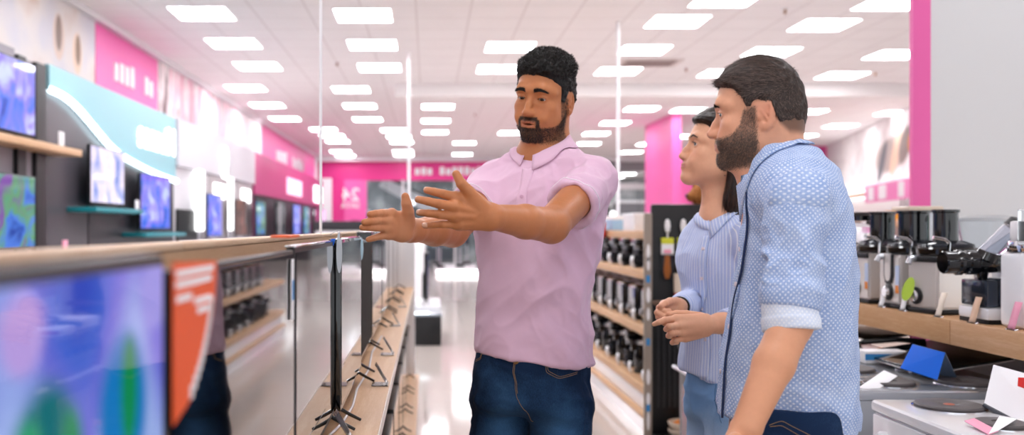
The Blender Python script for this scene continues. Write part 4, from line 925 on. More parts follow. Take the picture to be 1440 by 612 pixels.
# ================================================================== building helpers
class MB:
    def __init__(s): s.b = bmesh.new()
    def box(s, lo, hi, bev=0.0, M=None, seg=2):
        lo, hi = Vector(lo), Vector(hi); b = bmesh.new(); bmesh.ops.create_cube(b, size=1)
        for v in b.verts: v.co = Vector((lo[i]+(v.co[i]+.5)*(hi[i]-lo[i]) for i in range(3)))
        if bev > 0: bmesh.ops.bevel(b, geom=list(b.edges), offset=min(bev, min(hi[i]-lo[i] for i in range(3))*.45), segments=seg, affect='EDGES', profile=.6)
        return s._add(b, M)
    def _add(s, b, M=None):
        if M is not None: bmesh.ops.transform(b, matrix=M, verts=b.verts)
        me = bpy.data.meshes.new('t'); b.to_mesh(me); b.free(); s.b.from_mesh(me); bpy.data.meshes.remove(me); return s
    def lathe(s, prof, c=(0, 0, 0), n=28, axis='Z', M=None):
        b = bmesh.new(); rings = []
        for r, z in prof:
            rings.append([b.verts.new((r*math.cos(2*math.pi*k/n), r*math.sin(2*math.pi*k/n), z)) for k in range(n)] if r > 1e-6 else [b.verts.new((0, 0, z))])
        for p, q in zip(rings, rings[1:]):
            for k in range(n):
                k2 = (k+1) % n
                if len(p) > 1 and len(q) > 1: b.faces.new((p[k], p[k2], q[k2], q[k]))
                elif len(p) == 1 and len(q) > 1: b.faces.new((p[0], q[k2], q[k]))
                elif len(q) == 1 and len(p) > 1: b.faces.new((p[k], p[k2], q[0]))
        for rg, fl in ((rings[0], True), (rings[-1], False)):
            if len(rg) > 1: b.faces.new(rg[::-1] if fl else rg)
        X = Matrix.Translation(Vector(c))
        if axis == 'X': X = X @ Matrix.Rotation(math.pi/2, 4, 'Y')
        if axis == 'Y': X = X @ Matrix.Rotation(-math.pi/2, 4, 'X')
        if axis == '-X': X = X @ Matrix.Rotation(-math.pi/2, 4, 'Y')
        return s._add(b, X if M is None else M @ X)
    def cyl(s, c, r, h, n=24, axis='Z', r2=None, M=None):
        r2 = r if r2 is None else r2; e = min(r, r2, h)*.08
        return s.lathe([(r-e, 0), (r, e), (r2, h-e), (r2-e, h)], c, n, axis, M)
    def tube(s, pts, r, n=8):
        v, q = tube(pts, r, n); b = bmesh.new(); vs = [b.verts.new(x) for x in v]
        for f in q:
            try: b.faces.new([vs[i] for i in f])
            except Exception: pass
        return s._add(b)
    def prism(s, pts, a, b_, axis='X', M=None, bev=0):
        """closed outline pts (2D) swept from a to b_ along an axis; X: pts are (y,z); Y: (x,z); Z: (x,y)"""
        b = bmesh.new(); mk = {'X': lambda p, t: (t, p[0], p[1]), 'Y': lambda p, t: (p[0], t, p[1]), 'Z': lambda p, t: (p[0], p[1], t)}[axis]
        A0 = [b.verts.new(mk(p, a)) for p in pts]; A1 = [b.verts.new(mk(p, b_)) for p in pts]; n = len(pts)
        b.faces.new(A0); b.faces.new(A1[::-1])
        for k in range(n): b.faces.new((A0[k], A0[(k+1) % n], A1[(k+1) % n], A1[k]))
        bmesh.ops.recalc_face_normals(b, faces=b.faces)
        if bev: bmesh.ops.bevel(b, geom=list(b.edges), offset=bev, segments=2, affect='EDGES')
        return s._add(b, M)
    def quad(s, pts, th=.001):
        P = [Vector(p) for p in pts]; n = (P[1]-P[0]).cross(P[2]-P[0]).normalized()*th
        b = bmesh.new(); a = [b.verts.new(p) for p in P]; c = [b.verts.new(p+n) for p in P]; b.faces.new(a[::-1]); b.faces.new(c); k = len(P)
        for i in range(k): b.faces.new((a[i], a[(i+1) % k], c[(i+1) % k], c[i]))
        return s._add(b)
    def build(s, name, m, parent=None, smooth=35):
        bmesh.ops.recalc_face_normals(s.b, faces=s.b.faces)
        me = bpy.data.meshes.new(name); s.b.to_mesh(me); s.b.free(); me.materials.append(m)
        if smooth:
            me.polygons.foreach_set('use_smooth', [True]*len(me.polygons)); me.set_sharp_from_angle(angle=math.radians(smooth))
        o = bpy.data.objects.new(name, me); COL.objects.link(o)
        if parent:
            o.parent = parent
        return o
def struct(name, mb, m, parent=None):
    o = mb.build(name, m, parent)
    if parent is None: o['kind'] = 'structure'
    return o
def one(name, mb, m, label, cat, group=None): return tag(mb.build(name, m), label, cat, group)
def dup(root, loc=None, rz=None, label=None, group=None, parent=None, sc=None):
    c = root.copy(); COL.objects.link(c)
    if parent: c.parent = parent
    if loc is not None: c.location = loc
    if rz is not None: c.rotation_euler = (0, 0, rz)
    if sc is not None: c.scale = (sc, sc, sc) if np.isscalar(sc) else sc
    if label: c['label'] = label
    if group: c['group'] = group
    for ch in list(root.children): dup(ch, parent=c)
    return c
def wpt(x, y, Y): return tuple(at(x, y, Y))
# ------------------------------------------------------------------ materials
def wood_mat(name, c1, c2, axis=1, sc=1.0, rough=.45):
    m = mat(name, c1, rough); g = NT(m); mp = g.n('ShaderNodeMapping'); g.set(mp.inputs[0], g.obj()); s = [14*sc]*3; s[axis] = .9*sc; mp.inputs[3].default_value = s
    n = g.noise(3.0, mp.outputs[0], 6, .6); n2 = g.noise(30.0, mp.outputs[0], 3, .6); f = g.math('ADD', g.math('MULTIPLY', n, .75), g.math('MULTIPLY', n2, .3))
    g.base(g.ramp(f, [(.35, c1), (.55, c2), (.72, c1)])); g.bump(f, .08, .001); return m
OAK = wood_mat('pale_oak', '#dcb893', '#cfa47c'); OAK2 = wood_mat('oak_worktop', '#d9b189', '#c59669')
WHITE = mat('white_laminate', '#ecebee', .35); WHITEG = mat('glossy_white_enamel', '#f1f1f4', .12, coat=.5); BLACKG = mat('gloss_black', '#08090c', .08, coat=.6); BLACK = mat('satin_black', '#101114', .4)
GREY = mat('grey_panel', '#8d8790', .45); CHAR = mat('charcoal_panel', '#2b292f', .35); TEAL = mat('pale_teal_panel', '#86b8c2', .35); TEALD = mat('teal_shelf', '#1f8c98', .3)
STEEL = mat('brushed_steel', '#e6e0dc', .34, metal=.5); _g = NT(STEEL); _mp = _g.n('ShaderNodeMapping'); _g.set(_mp.inputs[0], _g.obj()); _mp.inputs[3].default_value = (1, 1, 90); _g.bump(_g.noise(12, _mp.outputs[0], 3), .05, .0005)
CHROME = mat('chrome', '#e4e6ea', .08, metal=1); PINK = mat('magenta_paint', '#e4388f', .4); PINKL = mat('pink_paint', '#f068b0', .45); WALLW = mat('white_wall_paint', '#e9e6e8', .7); GREYW = mat('pale_grey_wall', '#dfe0e2', .8)
GLASS = mat('clear_plastic', '#f4f8fb', .04, trans=1.0, ior=1.3, spec=.5); SMOKE = mat('smoked_plastic', '#5a606c', .08, trans=.85, ior=1.3)
LIT = mat('lit_sign', '#ffffff', .5, emit='#ffffff', es=1.7); LITC = mat('lit_edge', '#ffffff', .5, emit='#dff6ff', es=2.6)
PANELM = mat('ceiling_light_diffuser', '#ffffff', .5, emit='#fbfbff', es=12.0); PAPER = mat('white_card', '#f4f3f6', .6); PINKC = mat('pink_card', '#f2a3bd', .6); PEACH = mat('peach_card', '#f0c9ab', .6); ORANGE = mat('orange_card', '#ef5d22', .5)
BLUEC = mat('blue_card', '#0a62d6', .3); SILV = mat('silver_plastic', '#b9bcc2', .3, metal=.7); REDP = mat('red_plastic', '#c9231f', .35); YEL = mat('yellow_plastic', '#e9c21c', .4); ORP = mat('orange_plastic', '#e8862a', .4); SKYP = mat('sky_blue_plastic', '#3d8fd0', .4); BEIGE = mat('cream_ceramic', '#e4d4c2', .3)
def screen_mat(name, cols, scale=2.0, es=.9, seed=0.0, rough=.06, ior=1.5):
    m = mat(name, '#050608', rough, ior=ior, coat=.3); g = NT(m); mp = g.n('ShaderNodeMapping'); g.set(mp.inputs[0], g.obj()); mp.inputs[1].default_value = (seed, seed*.7, seed*.3)
    nz = g.n('ShaderNodeTexNoise'); nz.inputs['Scale'].default_value = scale; nz.inputs['Detail'].default_value = 2.5; nz.inputs['Distortion'].default_value = 1.2; g.set(nz.inputs['Vector'], mp.outputs[0])
    k = len(cols); c = g.ramp(nz.outputs['Fac'], [(.3+.4*i/(k-1), cc) for i, cc in enumerate(cols)])
    g.set(g.b.inputs['Emission Color'], c); g.b.inputs['Emission Strength'].default_value = es; return m
SCR_OFF = mat('dark_glass_screen', '#030406', .03, ior=1.75, coat=.5); SCR_BLUE = screen_mat('blue_screen_picture', ['#1a2f9c', '#3a6fe0', '#8a7ae0', '#b9c4f0'], 3.0, .9)
SCR_PALE = screen_mat('pale_screen_picture', ['#7d8fd0', '#c9c6ee', '#f0dff0', '#e9eefc'], 3.0, .9, 4.0); SCR_GREEN = screen_mat('landscape_screen_picture', ['#1e3f9a', '#4a78d8', '#5f9a6a', '#7a4aa0'], 3.0, .8, 9.0)
SCR_BR = screen_mat('brown_screen_picture', ['#2a1512', '#7a3a28', '#b8644a'], 4.0, .6, 2.0)
# ================================================================== the room
def tile_mat(name, base, line, size, w, rough, offs=(0, 0), bumpy=False, spec=.5):
    m = mat(name, base, rough, spec=spec); g = NT(m); s = g.sep(g.obj())
    def ln(a, o): f = g.math('FRACT', g.math('ADD', g.math('DIVIDE', a, size), o)); return g.math('GREATER_THAN', g.math('ABSOLUTE', g.math('SUBTRACT', f, .5)), .5-w)
    mk = g.math('MAXIMUM', ln(s[0], offs[0]), ln(s[1], offs[1])); n = g.noise(2.2, g.obj(), 4, .6); n2 = g.noise(160 if bumpy else 9, g.obj(), 3)
    b = g.mix(g.math('MULTIPLY', n, .5), base, tuple(x*.93 for x in [int(base[i:i+2], 16)/255 for i in (1, 3, 5)])); g.base(g.mix(mk, b, line))
    if bumpy: g.bump(g.math('SUBTRACT', n2, mk), .2, .002)
    return m
FLOORM = tile_mat('polished_floor_tiles', '#d0c5be', '#b5aaa3', .6, .004, .09, (.2, .1)); CEILM = tile_mat('mineral_ceiling_tiles', '#f6f2f3', '#e2dbdc', .6, .018, .9, (.22, .35), True)
def room():
    struct('floor', MB().box((-9, -6, -.1), (16, 46, 0)), FLOORM)
    struct('ceiling', MB().box((-9, -6, 3.75), (16, 46, 3.9)), CEILM)
    struct('wall_left', MB().box((-4.0, -6, 0), (-3.8, 32, 3.75)), WALLW)
    struct('wall_right', MB().box((2.282, 4.2, 0), (4.6, 4.38, 3.75)), GREYW)
    struct('trim_1', MB().box((2.20, 4.195, 0), (2.281, 4.225, 3.75)), PINKL)                      # the pink edge of the grey wall
    # oblique white wall at the far right
    struct('wall_east', MB().prism([(8.2, 12.5), (12.3, 29.5), (12.5, 29.5), (8.4, 12.5)], 0, 3.75, 'Z'), WALLW)
    struct('trim_2', MB().box((11.3, 27.3, 0), (12.0, 27.5, 3.75)), PINKL)
    # back wall: fascia, pier, entrance
    struct('wall_back', MB().box((-4, 32, 2.98), (3.4, 32.3, 3.75)).box((-4, 32, 0), (-2.52, 32.3, 3.0)), PINK)
    struct('trim_3', MB().box((-3.92, 31.8, 0), (-3.32, 31.98, 3.05)), WHITE)
    struct('trim_4', MB().box((-2.56, 31.96, 0), (-2.46, 32.2, 3.0)).box((-.9, 31.96, 0), (-.84, 32.2, 3.0)).box((.9, 31.96, 0), (.96, 32.2, 3.0)).box((2.9, 31.96, 0), (3.0, 32.2, 3.0)), WHITE)
    struct('window_1', MB().box((-2.46, 32.05, .0), (2.9, 32.07, 2.98)), mat('entrance_glass', '#cfd6da', .02, trans=1, ior=1.1))
    struct('trim_5', MB().box((3.0, 31.6, 2.66), (12, 32, 2.86)), WHITE)                            # white lintel over the mall opening
    struct('trim_6', MB().box((3.4, 32, 3.3), (12, 32.4, 3.75)), mat('grey_bulkhead', '#9d999d', .6))
    struct('trim_7', MB().box((-.55, 15.4, 3.54), (12, 15.9, 3.75)), mat('white_soffit', '#f2eeee', .6))   # dropped beam
    struct('trim_8', MB().box((-3.8, 31.5, 3.62), (12, 32, 3.75)).box((-3.8, -6, 3.69), (-3.70, 31.5, 3.75)), WHITE)
    mall = mat('mall_wall', '#8f9498', .7); g = NT(mall); g.base(g.ramp(g.noise(.55, g.obj(), 5, .6), [(.35, '#6d7276'), (.5, '#a3a8ab'), (.62, '#d7dadb')]))
    struct('wall_mall', MB().box((-9, 45.5, 0), (16, 46, 3.75)), mall)
    struct('wall_side', MB().box((15.8, 12, 0), (16, 46, 3.75)), WALLW)
    # pink pillars
    struct('wall_pillar', MB().box((5.14, 19.5, 0), (5.34, 21.9, 3.75)), PINKL); struct('trim_9', MB().box((7.2, 27, 0), (7.75, 27.3, 3.3)), PINKL); struct('trim_10', MB().box((7.76, 27, 0), (7.95, 27.3, 3.3)), WHITE)
def lights():
    px = [(285, 19), (329, 61), (363, 93), (346, 124), (376, 148), (401, 167), (511.5, 21.5), (524, 63), (534, 95), (494, 126), (506, 149), (517, 168), (455, 182), (467, 191), (475, 199), (479, 213), (486, 219),
          (717, 66), (701, 97), (616, 150), (613, 170), (612, 186), (554, 183), (561, 192), (565, 200), (567, 213), (568, 218), (653, 201), (650, 217), (952, 30), (905, 70), (869, 100), (1021, -1), (902, 153), (865, 173), (838, 188), (828, 202),
          (968, 155), (888, 214), (872, 222), (719, 187), (912, 203), (1158, 35), (1084, 73), (1016, 103), (1256, 4), (1258, 77), (1184, 106), (1004, 131), (1137, 157), (1128, 191), (1258, 159), (1182, 177), (1050, 186), (958, 192)]
    pts = [at(x, y, 2.4*FPX/(VY-y)) for x, y in px]
    for Yg in (8.5, 6.7, 4.0, 1.3, -1.4):
        for Xg in ((-2.53, -.725, 1.08, 2.9, 4.7) if Yg > 6 else (-2.53, .2, 2.9)): pts.append(A(Xg, Yg, 3.75))
    for Yg in (34, 36.5, 39, 41.5, 44):  # extra panels over the mall, added to brighten the dark space beyond the entrance
        for Xg in (-6, -3, 0, 3, 6, 9, 12): pts.append(A(Xg, Yg, 3.75))
    t = empty('ceiling_light', (0, 0, 3.75), 'square flush ceiling light panel glowing white', 'ceiling light', 'square light panels in the shop ceiling')
    h = .31
    MB().box((-h-.012, -h-.012, -.006), (h+.012, -h, 0)).box((-h-.012, h, -.006), (h+.012, h+.012, 0)).box((-h-.012, -h, -.006), (-h, h, 0)).box((h, -h, -.006), (h+.012, h, 0)).build('frame', WHITE, t)
    MB().box((-h, -h, -.005), (h, h, -.001)).build('diffuser', PANELM, t)
    rows = {}
    for i, p in enumerate(pts):
        o = t if i == 0 else dup(t)
        o.location = (p[0], p[1], 3.75)
    v = empty('air_vent', wpt(912, 88, 13.45), 'brown tinted square air vent set in the ceiling', 'air vent'); v.location.z = 3.75
    MB().box((-.45, -.3, -.012), (.45, .3, 0), .004).build('frame', mat('vent_frame', '#d8cdca', .5), v); mb = MB()
    for k in range(9): mb.box((-.36, -.22+.052*k, -.02), (.36, -.195+.052*k, -.011))
    mb.build('louvre', mat('vent_louvre', '#9c8c88', .5), v)
    s = empty('sprinkler', (0, 0, 3.75), 'small sprinkler head on the ceiling', 'sprinkler', 'sprinkler heads')
    MB().cyl((0, 0, -.012), .05, .012).build('plate', WHITE, s); MB().cyl((0, 0, -.06), .014, .05).build('nozzle', mat('brass_nozzle', '#9a7458', .4, metal=1), s)
    for i, (x, y) in enumerate([(965, 95), (1104, 12), (1231, 101), (474, 87), (668, 159)]):
        o = s if i == 0 else dup(s); p = at(x, y, 2.4*FPX/(VY-y)); o.location = (p[0], p[1], 3.75)
    # thin white poles from the ceiling
    for nm, lab, x, Y, zb in (('pole', 'thin white pole rising from the wooden divider to the ceiling', 451, 2.98, 1.33), ('pole', 'thin white pole behind the reaching hands', 575, 12.7, 0), ('pole', 'thin white pole between the pink shirt and the pink pillar', 869, 10.8, 0)):
        X = (x-VX)/FPX*Y; zb = 1.33 if Y < 5 else zb; r = .0045 if Y < 5 else .019
        one(nm, MB().cyl((X, Y, zb), r, 3.75-zb, 14), mat('white_metal', '#f2f2f6', .3), lab, 'pole')
# ================================================================== television sets
def make_tv(w, h, th, label, cat='television', scr=SCR_OFF, group=None, bez=BLACK, bw=.009, feet=True, fz=.055, loc=(0, 0, 0), fspread=.055, fins=.04):
    """faces +X; w runs along Y from 0; base of the feet at z=0"""
    t = empty('television', loc, label, cat, group)
    z0 = fz; th2 = th
    MB().box((-th2, 0, z0), (0, w, z0+h), .003).box((-th2-.022, w*.12, z0+.02), (-th2+.002, w*.88, z0+h*.55), .01).build('housing', bez, t)
    MB().box((-.001, bw, z0+bw*1.6), (.0016, w-bw, z0+h-bw)).build('screen', scr, t)
    if feet:
        for yy in (fins, w-fins):
            mb = MB()
            for s in (-1, 1):
                mb.tube([(-th/2, yy, z0+.004), (-th/2+s*fspread*.55, yy+.010, .018), (-th/2+s*fspread, yy+.016, .0042)], [.0046, .0042, .0034], 8)
            mb.build('foot', bez, t)
    return t
MATTE = mat('matte_black_screen', '#060608', .6, spec=.15)
def left_row():
    c = -.21
    # the gondola
    g = empty('display_shelf', (-.25, 3.5, 0), 'long pale oak shelf unit carrying the row of television sets', 'shelf unit')
    def part(n, mb, m):
        o = mb.build(n, m, g); o.matrix_parent_inverse = Matrix.Translation((.25, -3.5, 0)); return o
    part('upper_shelf', MB().box((-.3225, -.6, .868), (-.11, 6.92, .90), .003), OAK)
    part('upper_shelf_edge', MB().box((-.1095, -.6, .869), (-.1075, 6.92, .899)), mat('shelf_edge_band', '#f0e2d4', .3))
    part('lower_shelf', MB().box((-.40, -.6, .222), (-.066, 6.92, .25), .003), OAK)
    part('divider_panel', MB().box((-.36, -.6, .0), (-.3235, 6.92, 1.319)), OAK)
    part('cap_board', MB().box((-.372, -.6, 1.320), (-.322, 1.22, 1.330), .002).box((-.372, 1.223, 1.320), (-.322, 6.92, 1.330), .002), wood_mat('cap_oak', '#e9cdb2', '#dcb896'))
    part('end_panel', MB().box((-.47, 6.92, 0), (-.10, 6.96, 1.345), .003), WHITE)
    part('plinth', MB().box((-.40, -.6, 0), (-.10, 6.92, .222)), WHITE)
    # nearest set, switched on
    a = make_tv(.73, .400, .022, 'nearest television showing a blue, violet and green picture', scr=None or SCR_OFF, loc=(c, .005, .90), fz=.029)
    m = mat('vivid_screen_picture', '#050608', .05, ior=1.5, coat=.3); q = NT(m); s = q.sep(q.obj()); y, z = s[1], s[2]
    nz = q.n('ShaderNodeTexNoise'); nz.inputs['Scale'].default_value = 5.0; nz.inputs['Detail'].default_value = 1.5; q.set(nz.inputs['Vector'], q.obj())
    base = q.ramp(nz.outputs['Fac'], [(.3, '#2a2fb0'), (.45, '#3f63d2'), (.55, '#6f6fd8'), (.66, '#9fb4ee')])
    def blob(cy, cz, ry, rz, hard):
        d = q.math('ADD', q.math('POWER', q.math('DIVIDE', q.math('SUBTRACT', y, cy), ry), 2), q.math('POWER', q.math('DIVIDE', q.math('SUBTRACT', z, cz), rz), 2)); x = q.math('MULTIPLY', q.math('SUBTRACT', 1, d), hard); x.node.use_clamp = True; return x
    col = base
    for (cy, cz, ry, rz, cc) in ((.47, .395, .030, .025, '#b79ae0'), (.50, .31, .055, .062, '#0f6f78'), (.475, .30, .030, .055, '#1fa060'), (.535, .305, .022, .045, '#138a5a'), (.63, .325, .056, .060, '#1478c0'), (.64, .335, .020, .046, '#0c8a4e'), (.70, .40, .04, .03, '#8f90e2')):
        col = q.mix(blob(cy, cz, ry, rz, 2.2), col, cc)
    q.set(q.b.inputs['Emission Color'], col); q.b.inputs['Emission Strength'].default_value = .62
    [ch for ch in a.children if ch.name.startswith('screen')][0].data.materials[0] = m
    b = make_tv(.70, .385, .012, 'switched-off television with an orange sticker on its dark glass', loc=(c, .742, .90), fz=.030, bez=BLACK, bw=.006)
    cset = make_tv(.61, .385, .014, 'switched-off television with a silver top edge and two hanging tags', loc=(c, 1.455, .90), fz=.034)
    o = MB().box((-.016, 0, .418), (.002, .61, .4215), .001).build('top_trim', CHROME, cset)
    specs = [(2.085, .62, .390, .028, 'thin black television standing just past the tagged set'), (2.80, .60, .375, .020, 'black television with a pale blue oval tag at its near edge'), (3.46, .70, .40, .058, 'thick black television in the middle of the shelf row'),
             (4.22, .62, .36, .014, 'slim television before the last three of the row'), (4.90, .60, .40, .02, 'third television from the white end panel'), (5.55, .60, .37, .014, 'second television from the white end panel'), (6.20, .62, .40, .02, 'television closest to the white end panel')]
    for k, (y0, w, h, th, lab) in enumerate(specs): make_tv(w, h, th, lab, loc=(c+(.013 if k == 0 else 0), y0, .90), fz=.034, bez=BLACKG, scr=MATTE if k == 1 else SCR_OFF)
    # low sets
    t0 = None
    for k in range(7):
        loc = (c+.075, 2.35+.64*k, .25)
        if t0 is None: t0 = make_tv(.56, .34, .03, 'small black television on the low shelf under the main row', loc=loc, fz=.045, fspread=.06, group='small television sets on the low shelf'); 
        else: dup(t0, loc)
    # stickers and tags
    pts = []
    for k in range(15): t = k/14; pts.append((.745+.155*(1-t**2.3)*1.0 if k else .90, 1.322-.127*t))
    st = empty('price_sticker', (c+.004, .76, 1.2), 'orange sticker with white print on dark television glass', 'sticker')
    outline = [(.744, 1.322)]+[(.744+.152*math.cos(math.pi/2*t)**.55, 1.318-.128*t) for t in np.linspace(0, 1, 16)]
    mb = MB().prism([(y_-.76, z_-1.2) for y_, z_ in outline], .0, .0012, 'X'); mb.build('card', ORANGE, st)
    mb = MB()
    for k, (y0, y1, z_) in enumerate(((.750, .880, 1.312), (.750, .872, 1.303), (.752, .80, 1.291), (.81, .868, 1.285), (.82, .862, 1.276))): mb.box((.0013, y0-.76, z_-1.2-.0028), (.0019, y1-.76, z_-1.2+.0028))
    for t in np.linspace(.30, .86, 12): mb.box((.0013, .744+.146*math.cos(math.pi/2*t)**.55-.76-.012, 1.318-.128*t-1.2-.006), (.0019, .744+.146*math.cos(math.pi/2*t)**.55-.76-.003, 1.318-.128*t-1.2+.006))
    mb.build('white_print', PAPER, st)
    s2 = empty('energy_label', (c+.004, 1.42, 1.25), 'narrow white sticker on the far edge of the glass', 'sticker'); MB().box((0, -.030, -.04), (.001, -.006, .052)).build('card', PAPER, s2); MB().box((.0011, -.026, -.01), (.0016, -.010, .02)).build('blue_band', SKYP, s2)
    h1 = empty('hanging_tag', (c+.012, 2.06, 1.33), 'white oval tag hung over a silver-edged television', 'tag'); pr = [(.0065*math.cos(a_), -.036+.046*math.sin(a_)) for a_ in np.linspace(0, 2*math.pi, 25)[:-1]]
    MB().prism(pr, 0, .0015, 'Y').build('card', SILV, h1); MB().tube([(-.020, 0, .004), (-.006, 0, .012), (.002, 0, .006), (.003, 0, -.004)], .0012, 6).build('hook', CHROME, h1)
    h2 = one('hanging_tag', MB().prism([(-.008, .0), (.002, .0), (-.016, -.055), (-.020, -.053)], 0, .0012, 'Y'), BLUEC, 'dark blue pointed tag beside the white oval tag', 'tag'); h2.location = (c+.004, 2.04, 1.325)
    h3 = empty('hanging_tag', (c+.012, 2.73, 1.315), 'pale blue oval tag under the reaching fingers', 'tag'); MB().prism([(p[0]*1.1, p[1]*.75) for p in pr], 0, .0015, 'Y').build('card', mat('pale_blue_card', '#c3e4f4', .4), h3); MB().tube([(-.016, 0, .002), (-.004, 0, .010), (.002, 0, .003)], .0012, 6).build('hook', CHROME, h3)
    one('price_tag', MB().box((-.03, 0, 0), (.0, .10, .004), .001), ORANGE, 'flat orange tag lying on the top edge of the silver-edged television', 'tag').location = (c+.006, 1.37, 1.3345)
    # price holders on the shelf
    hs = [(535, 2.62, 'clear price holder beside the television with the blue oval tag', GLASS), (480, 1.93, 'clear price holder at the near end of the shelf front', GLASS), (545, 3.25, 'clear price holder with a pale base beside the thick television', GLASS), (556, 4.2, 'small clear price holder further along the shelf', GLASS), (566, 5.2, 'small clear price holder before the white end panel', GLASS)]
    for x, Y, lab, m_ in hs:
        X = (x-VX)/FPX*Y; e = empty('price_holder', (min(X, -.135), Y, .90), lab, 'price holder'); X = min(X, -.135)
        MB().quad([(-.025, -.01, .0015), (.022, -.01, .0015), (.022, .055, .0015), (-.025, .055, .0015)], .0015).build('base', m_, e)
        MB().quad([(.018, .0, .003), (.018, .055, .003), (-.016, .055, .060), (-.016, .0, .060)], .0015).build('slanted_plate', m_, e); MB().quad([(.0165, .006, .008), (.0165, .049, .008), (-.013, .049, .054), (-.013, .006, .054)], .0004).build('card', PAPER, e)
    one('price_card', MB().quad([(0, 0, .001), (.03, .0, .001), (.008, .09, .058), (.0, .09, .058)], .001), mat('dark_card', '#6a6672', .4), 'dark triangular card leaning behind the nearest foot', 'card').location = wpt(428, 612, 1.95)[:2]+(.90,)
    one('cable', MB().tube([(-.222, 1.9, .904), (-.196, 2.1, .904), (-.188, 2.3, .904), (-.196, 2.55, .904), (-.186, 2.9, .904), (-.20, 3.3, .904), (-.19, 3.8, .904)], .0032, 8), mat('pale_cable', '#c9c3c6', .4), 'pale cable running along the oak shelf between the feet', 'cable')
    one('price_tag', MB().box((0, 0, 0), (.02, .03, .045), .002), PINKC, 'pink tag on the low shelf below the row', 'tag').location = (-.088, 4.4, .25)
# ================================================================== brand displays along the left wall
def left_wall():
    X0 = -3.4
    def seg(label, y0, y1, cx=0): return empty('display_wall', (X0, y0, 0), label, 'display wall')
    def P(t, n, mb, m):
        o = mb.build(n, m, t); o.matrix_parent_inverse = Matrix.Translation(-t.location); return o
    s1 = seg('grey display wall holding two television sets and an oak bracket shelf', 5.6, 8.2)
    P(s1, 'back_panel', MB().box((-3.78, 5.2, 0), (X0-.02, 8.2, 2.78)), GREY); P(s1, 'header', MB().box((X0-.06, 5.2, 2.62), (X0, 7.6, 2.82)), GREY); P(s1, 'post', MB().box((X0-.04, 7.62, 0), (X0+.02, 7.78, 2.78)).box((X0-.04, 7.98, 0), (X0+.02, 8.18, 2.78)), BLACK)
    P(s1, 'bracket_shelf', MB().box((X0-.02, 5.4, 2.0), (X0+.22, 8.5, 2.06), .004), OAK)
    P(s1, 'low_counter', MB().box((X0-.02, 5.2, 0), (X0+.3, 8.2, 1.12), .004), CHAR)
    make_tv(1.55, .60, .05, 'upper television on the oak bracket shelf of the grey display', scr=SCR_BLUE, loc=(X0+.14, 6.12, 2.062), fz=.03, bw=.012)
    make_tv(1.55, .60, .05, 'lower television on the grey display under the bracket shelf', scr=SCR_GREEN, loc=(X0+.14, 6.12, 1.122), fz=.05, bw=.012)
    # teal brand wall
    s2 = seg('charcoal display wall with a pale teal header and a glowing curved line', 8.22, 12.4)
    P(s2, 'back_panel', MB().box((-3.78, 8.22, 0), (X0-.02, 12.4, 2.80)), mat('graphite_panel', '#4b474e', .25))
    P(s2, 'dark_panel', MB().box((X0-.02, 9.3, 1.1), (X0-.012, 12.38, 2.16)), CHAR)
    P(s2, 'low_counter', MB().box((X0-.02, 8.22, 0), (X0+.32, 12.4, 1.10), .004), CHAR)
    curve = [(8.25, 2.58), (8.6, 2.57), (8.9, 2.50), (9.3, 2.37), (9.8, 2.20), (10.3, 2.12), (11.0, 2.05), (11.7, 2.0), (12.38, 1.97)]
    ys = np.linspace(8.25, 12.38, 60); zs = np.interp(ys, [p[0] for p in curve], [p[1] for p in curve])
    for _ in range(12): zs[1:-1] = (zs[:-2]+2*zs[1:-1]+zs[2:])/4
    P(s2, 'header', MB().prism(list(zip(ys, zs))+[(12.38, 2.81), (8.25, 2.81)], X0-.02, X0+.02, 'X'), TEAL)
    P(s2, 'light_strip', MB().tube([(X0+.03, y_, z_) for y_, z_ in zip(ys, zs)], .032, 8), LITC)
    P(s2, 'shelf', MB().box((X0-.02, 8.75, 1.50), (X0+.26, 10.2, 1.545), .004), TEALD); P(s2, 'shelf', MB().box((X0-.02, 10.3, 1.245), (X0+.26, 12.0, 1.29), .004), TEALD)
    txt(s2, 'Hisense', (X0+.03, 12.32, 2.30), .50, LIT, 'brand_sign', flip=True)
    make_tv(1.0, .58, .035, 'pale-screened television on the first teal shelf', scr=SCR_PALE, loc=(X0+.12, 8.98, 1.547), fz=.035, bw=.012)
    make_tv(1.2, .66, .035, 'blue-screened television on the second teal shelf', scr=SCR_BLUE, loc=(X0+.12, 10.55, 1.292), fz=.03, bw=.012)
    # white brand wall
    s3 = seg('white display wall with grey portals and lit signs', 12.42, 17.9)
    P(s3, 'back_panel', MB().box((-3.78, 12.42, 0), (X0-.02, 17.9, 2.82)), mat('off_white_panel', '#d4d2d8', .45)); P(s3, 'header', MB().box((X0-.02, 12.42, 2.18), (X0+.05, 17.9, 2.82)), mat('white_header', '#cfcdd4', .5))
    for y0 in (13.9, 16.0): P(s3, 'portal', MB().box((X0-.018, y0, .9), (X0+.10, y0+1.35, 2.14)), mat('taupe_panel', '#a49c9f', .5)); P(s3, 'portal_sign', MB().box((X0+.10, y0+.30, 1.80), (X0+.13, y0+1.05, 2.04), .02), LIT)
    for y0 in (13.45, 15.5): P(s3, 'lit_column', MB().box((X0-.01, y0, 1.3), (X0+.06, y0+.36, 2.2), .01), LIT)
    P(s3, 'lit_emblem', MB().lathe([(0, 0), (.16, .0), (.19, .02), (.19, .05), (0, .06)], (X0+.05, 15.1, 2.48), 24, 'X').lathe([(0, 0), (.10, .0), (.12, .05), (0, .06)], (X0+.05, 15.1, 2.24), 24, 'X'), LIT)
    P(s3, 'dark_bay', MB().box((X0-.015, 12.5, .6), (X0+.01, 13.6, 1.60)), BLACK); P(s3, 'counter', MB().box((X0, 12.6, 0), (X0+.55, 17.6, 1.16), .01), WHITE)
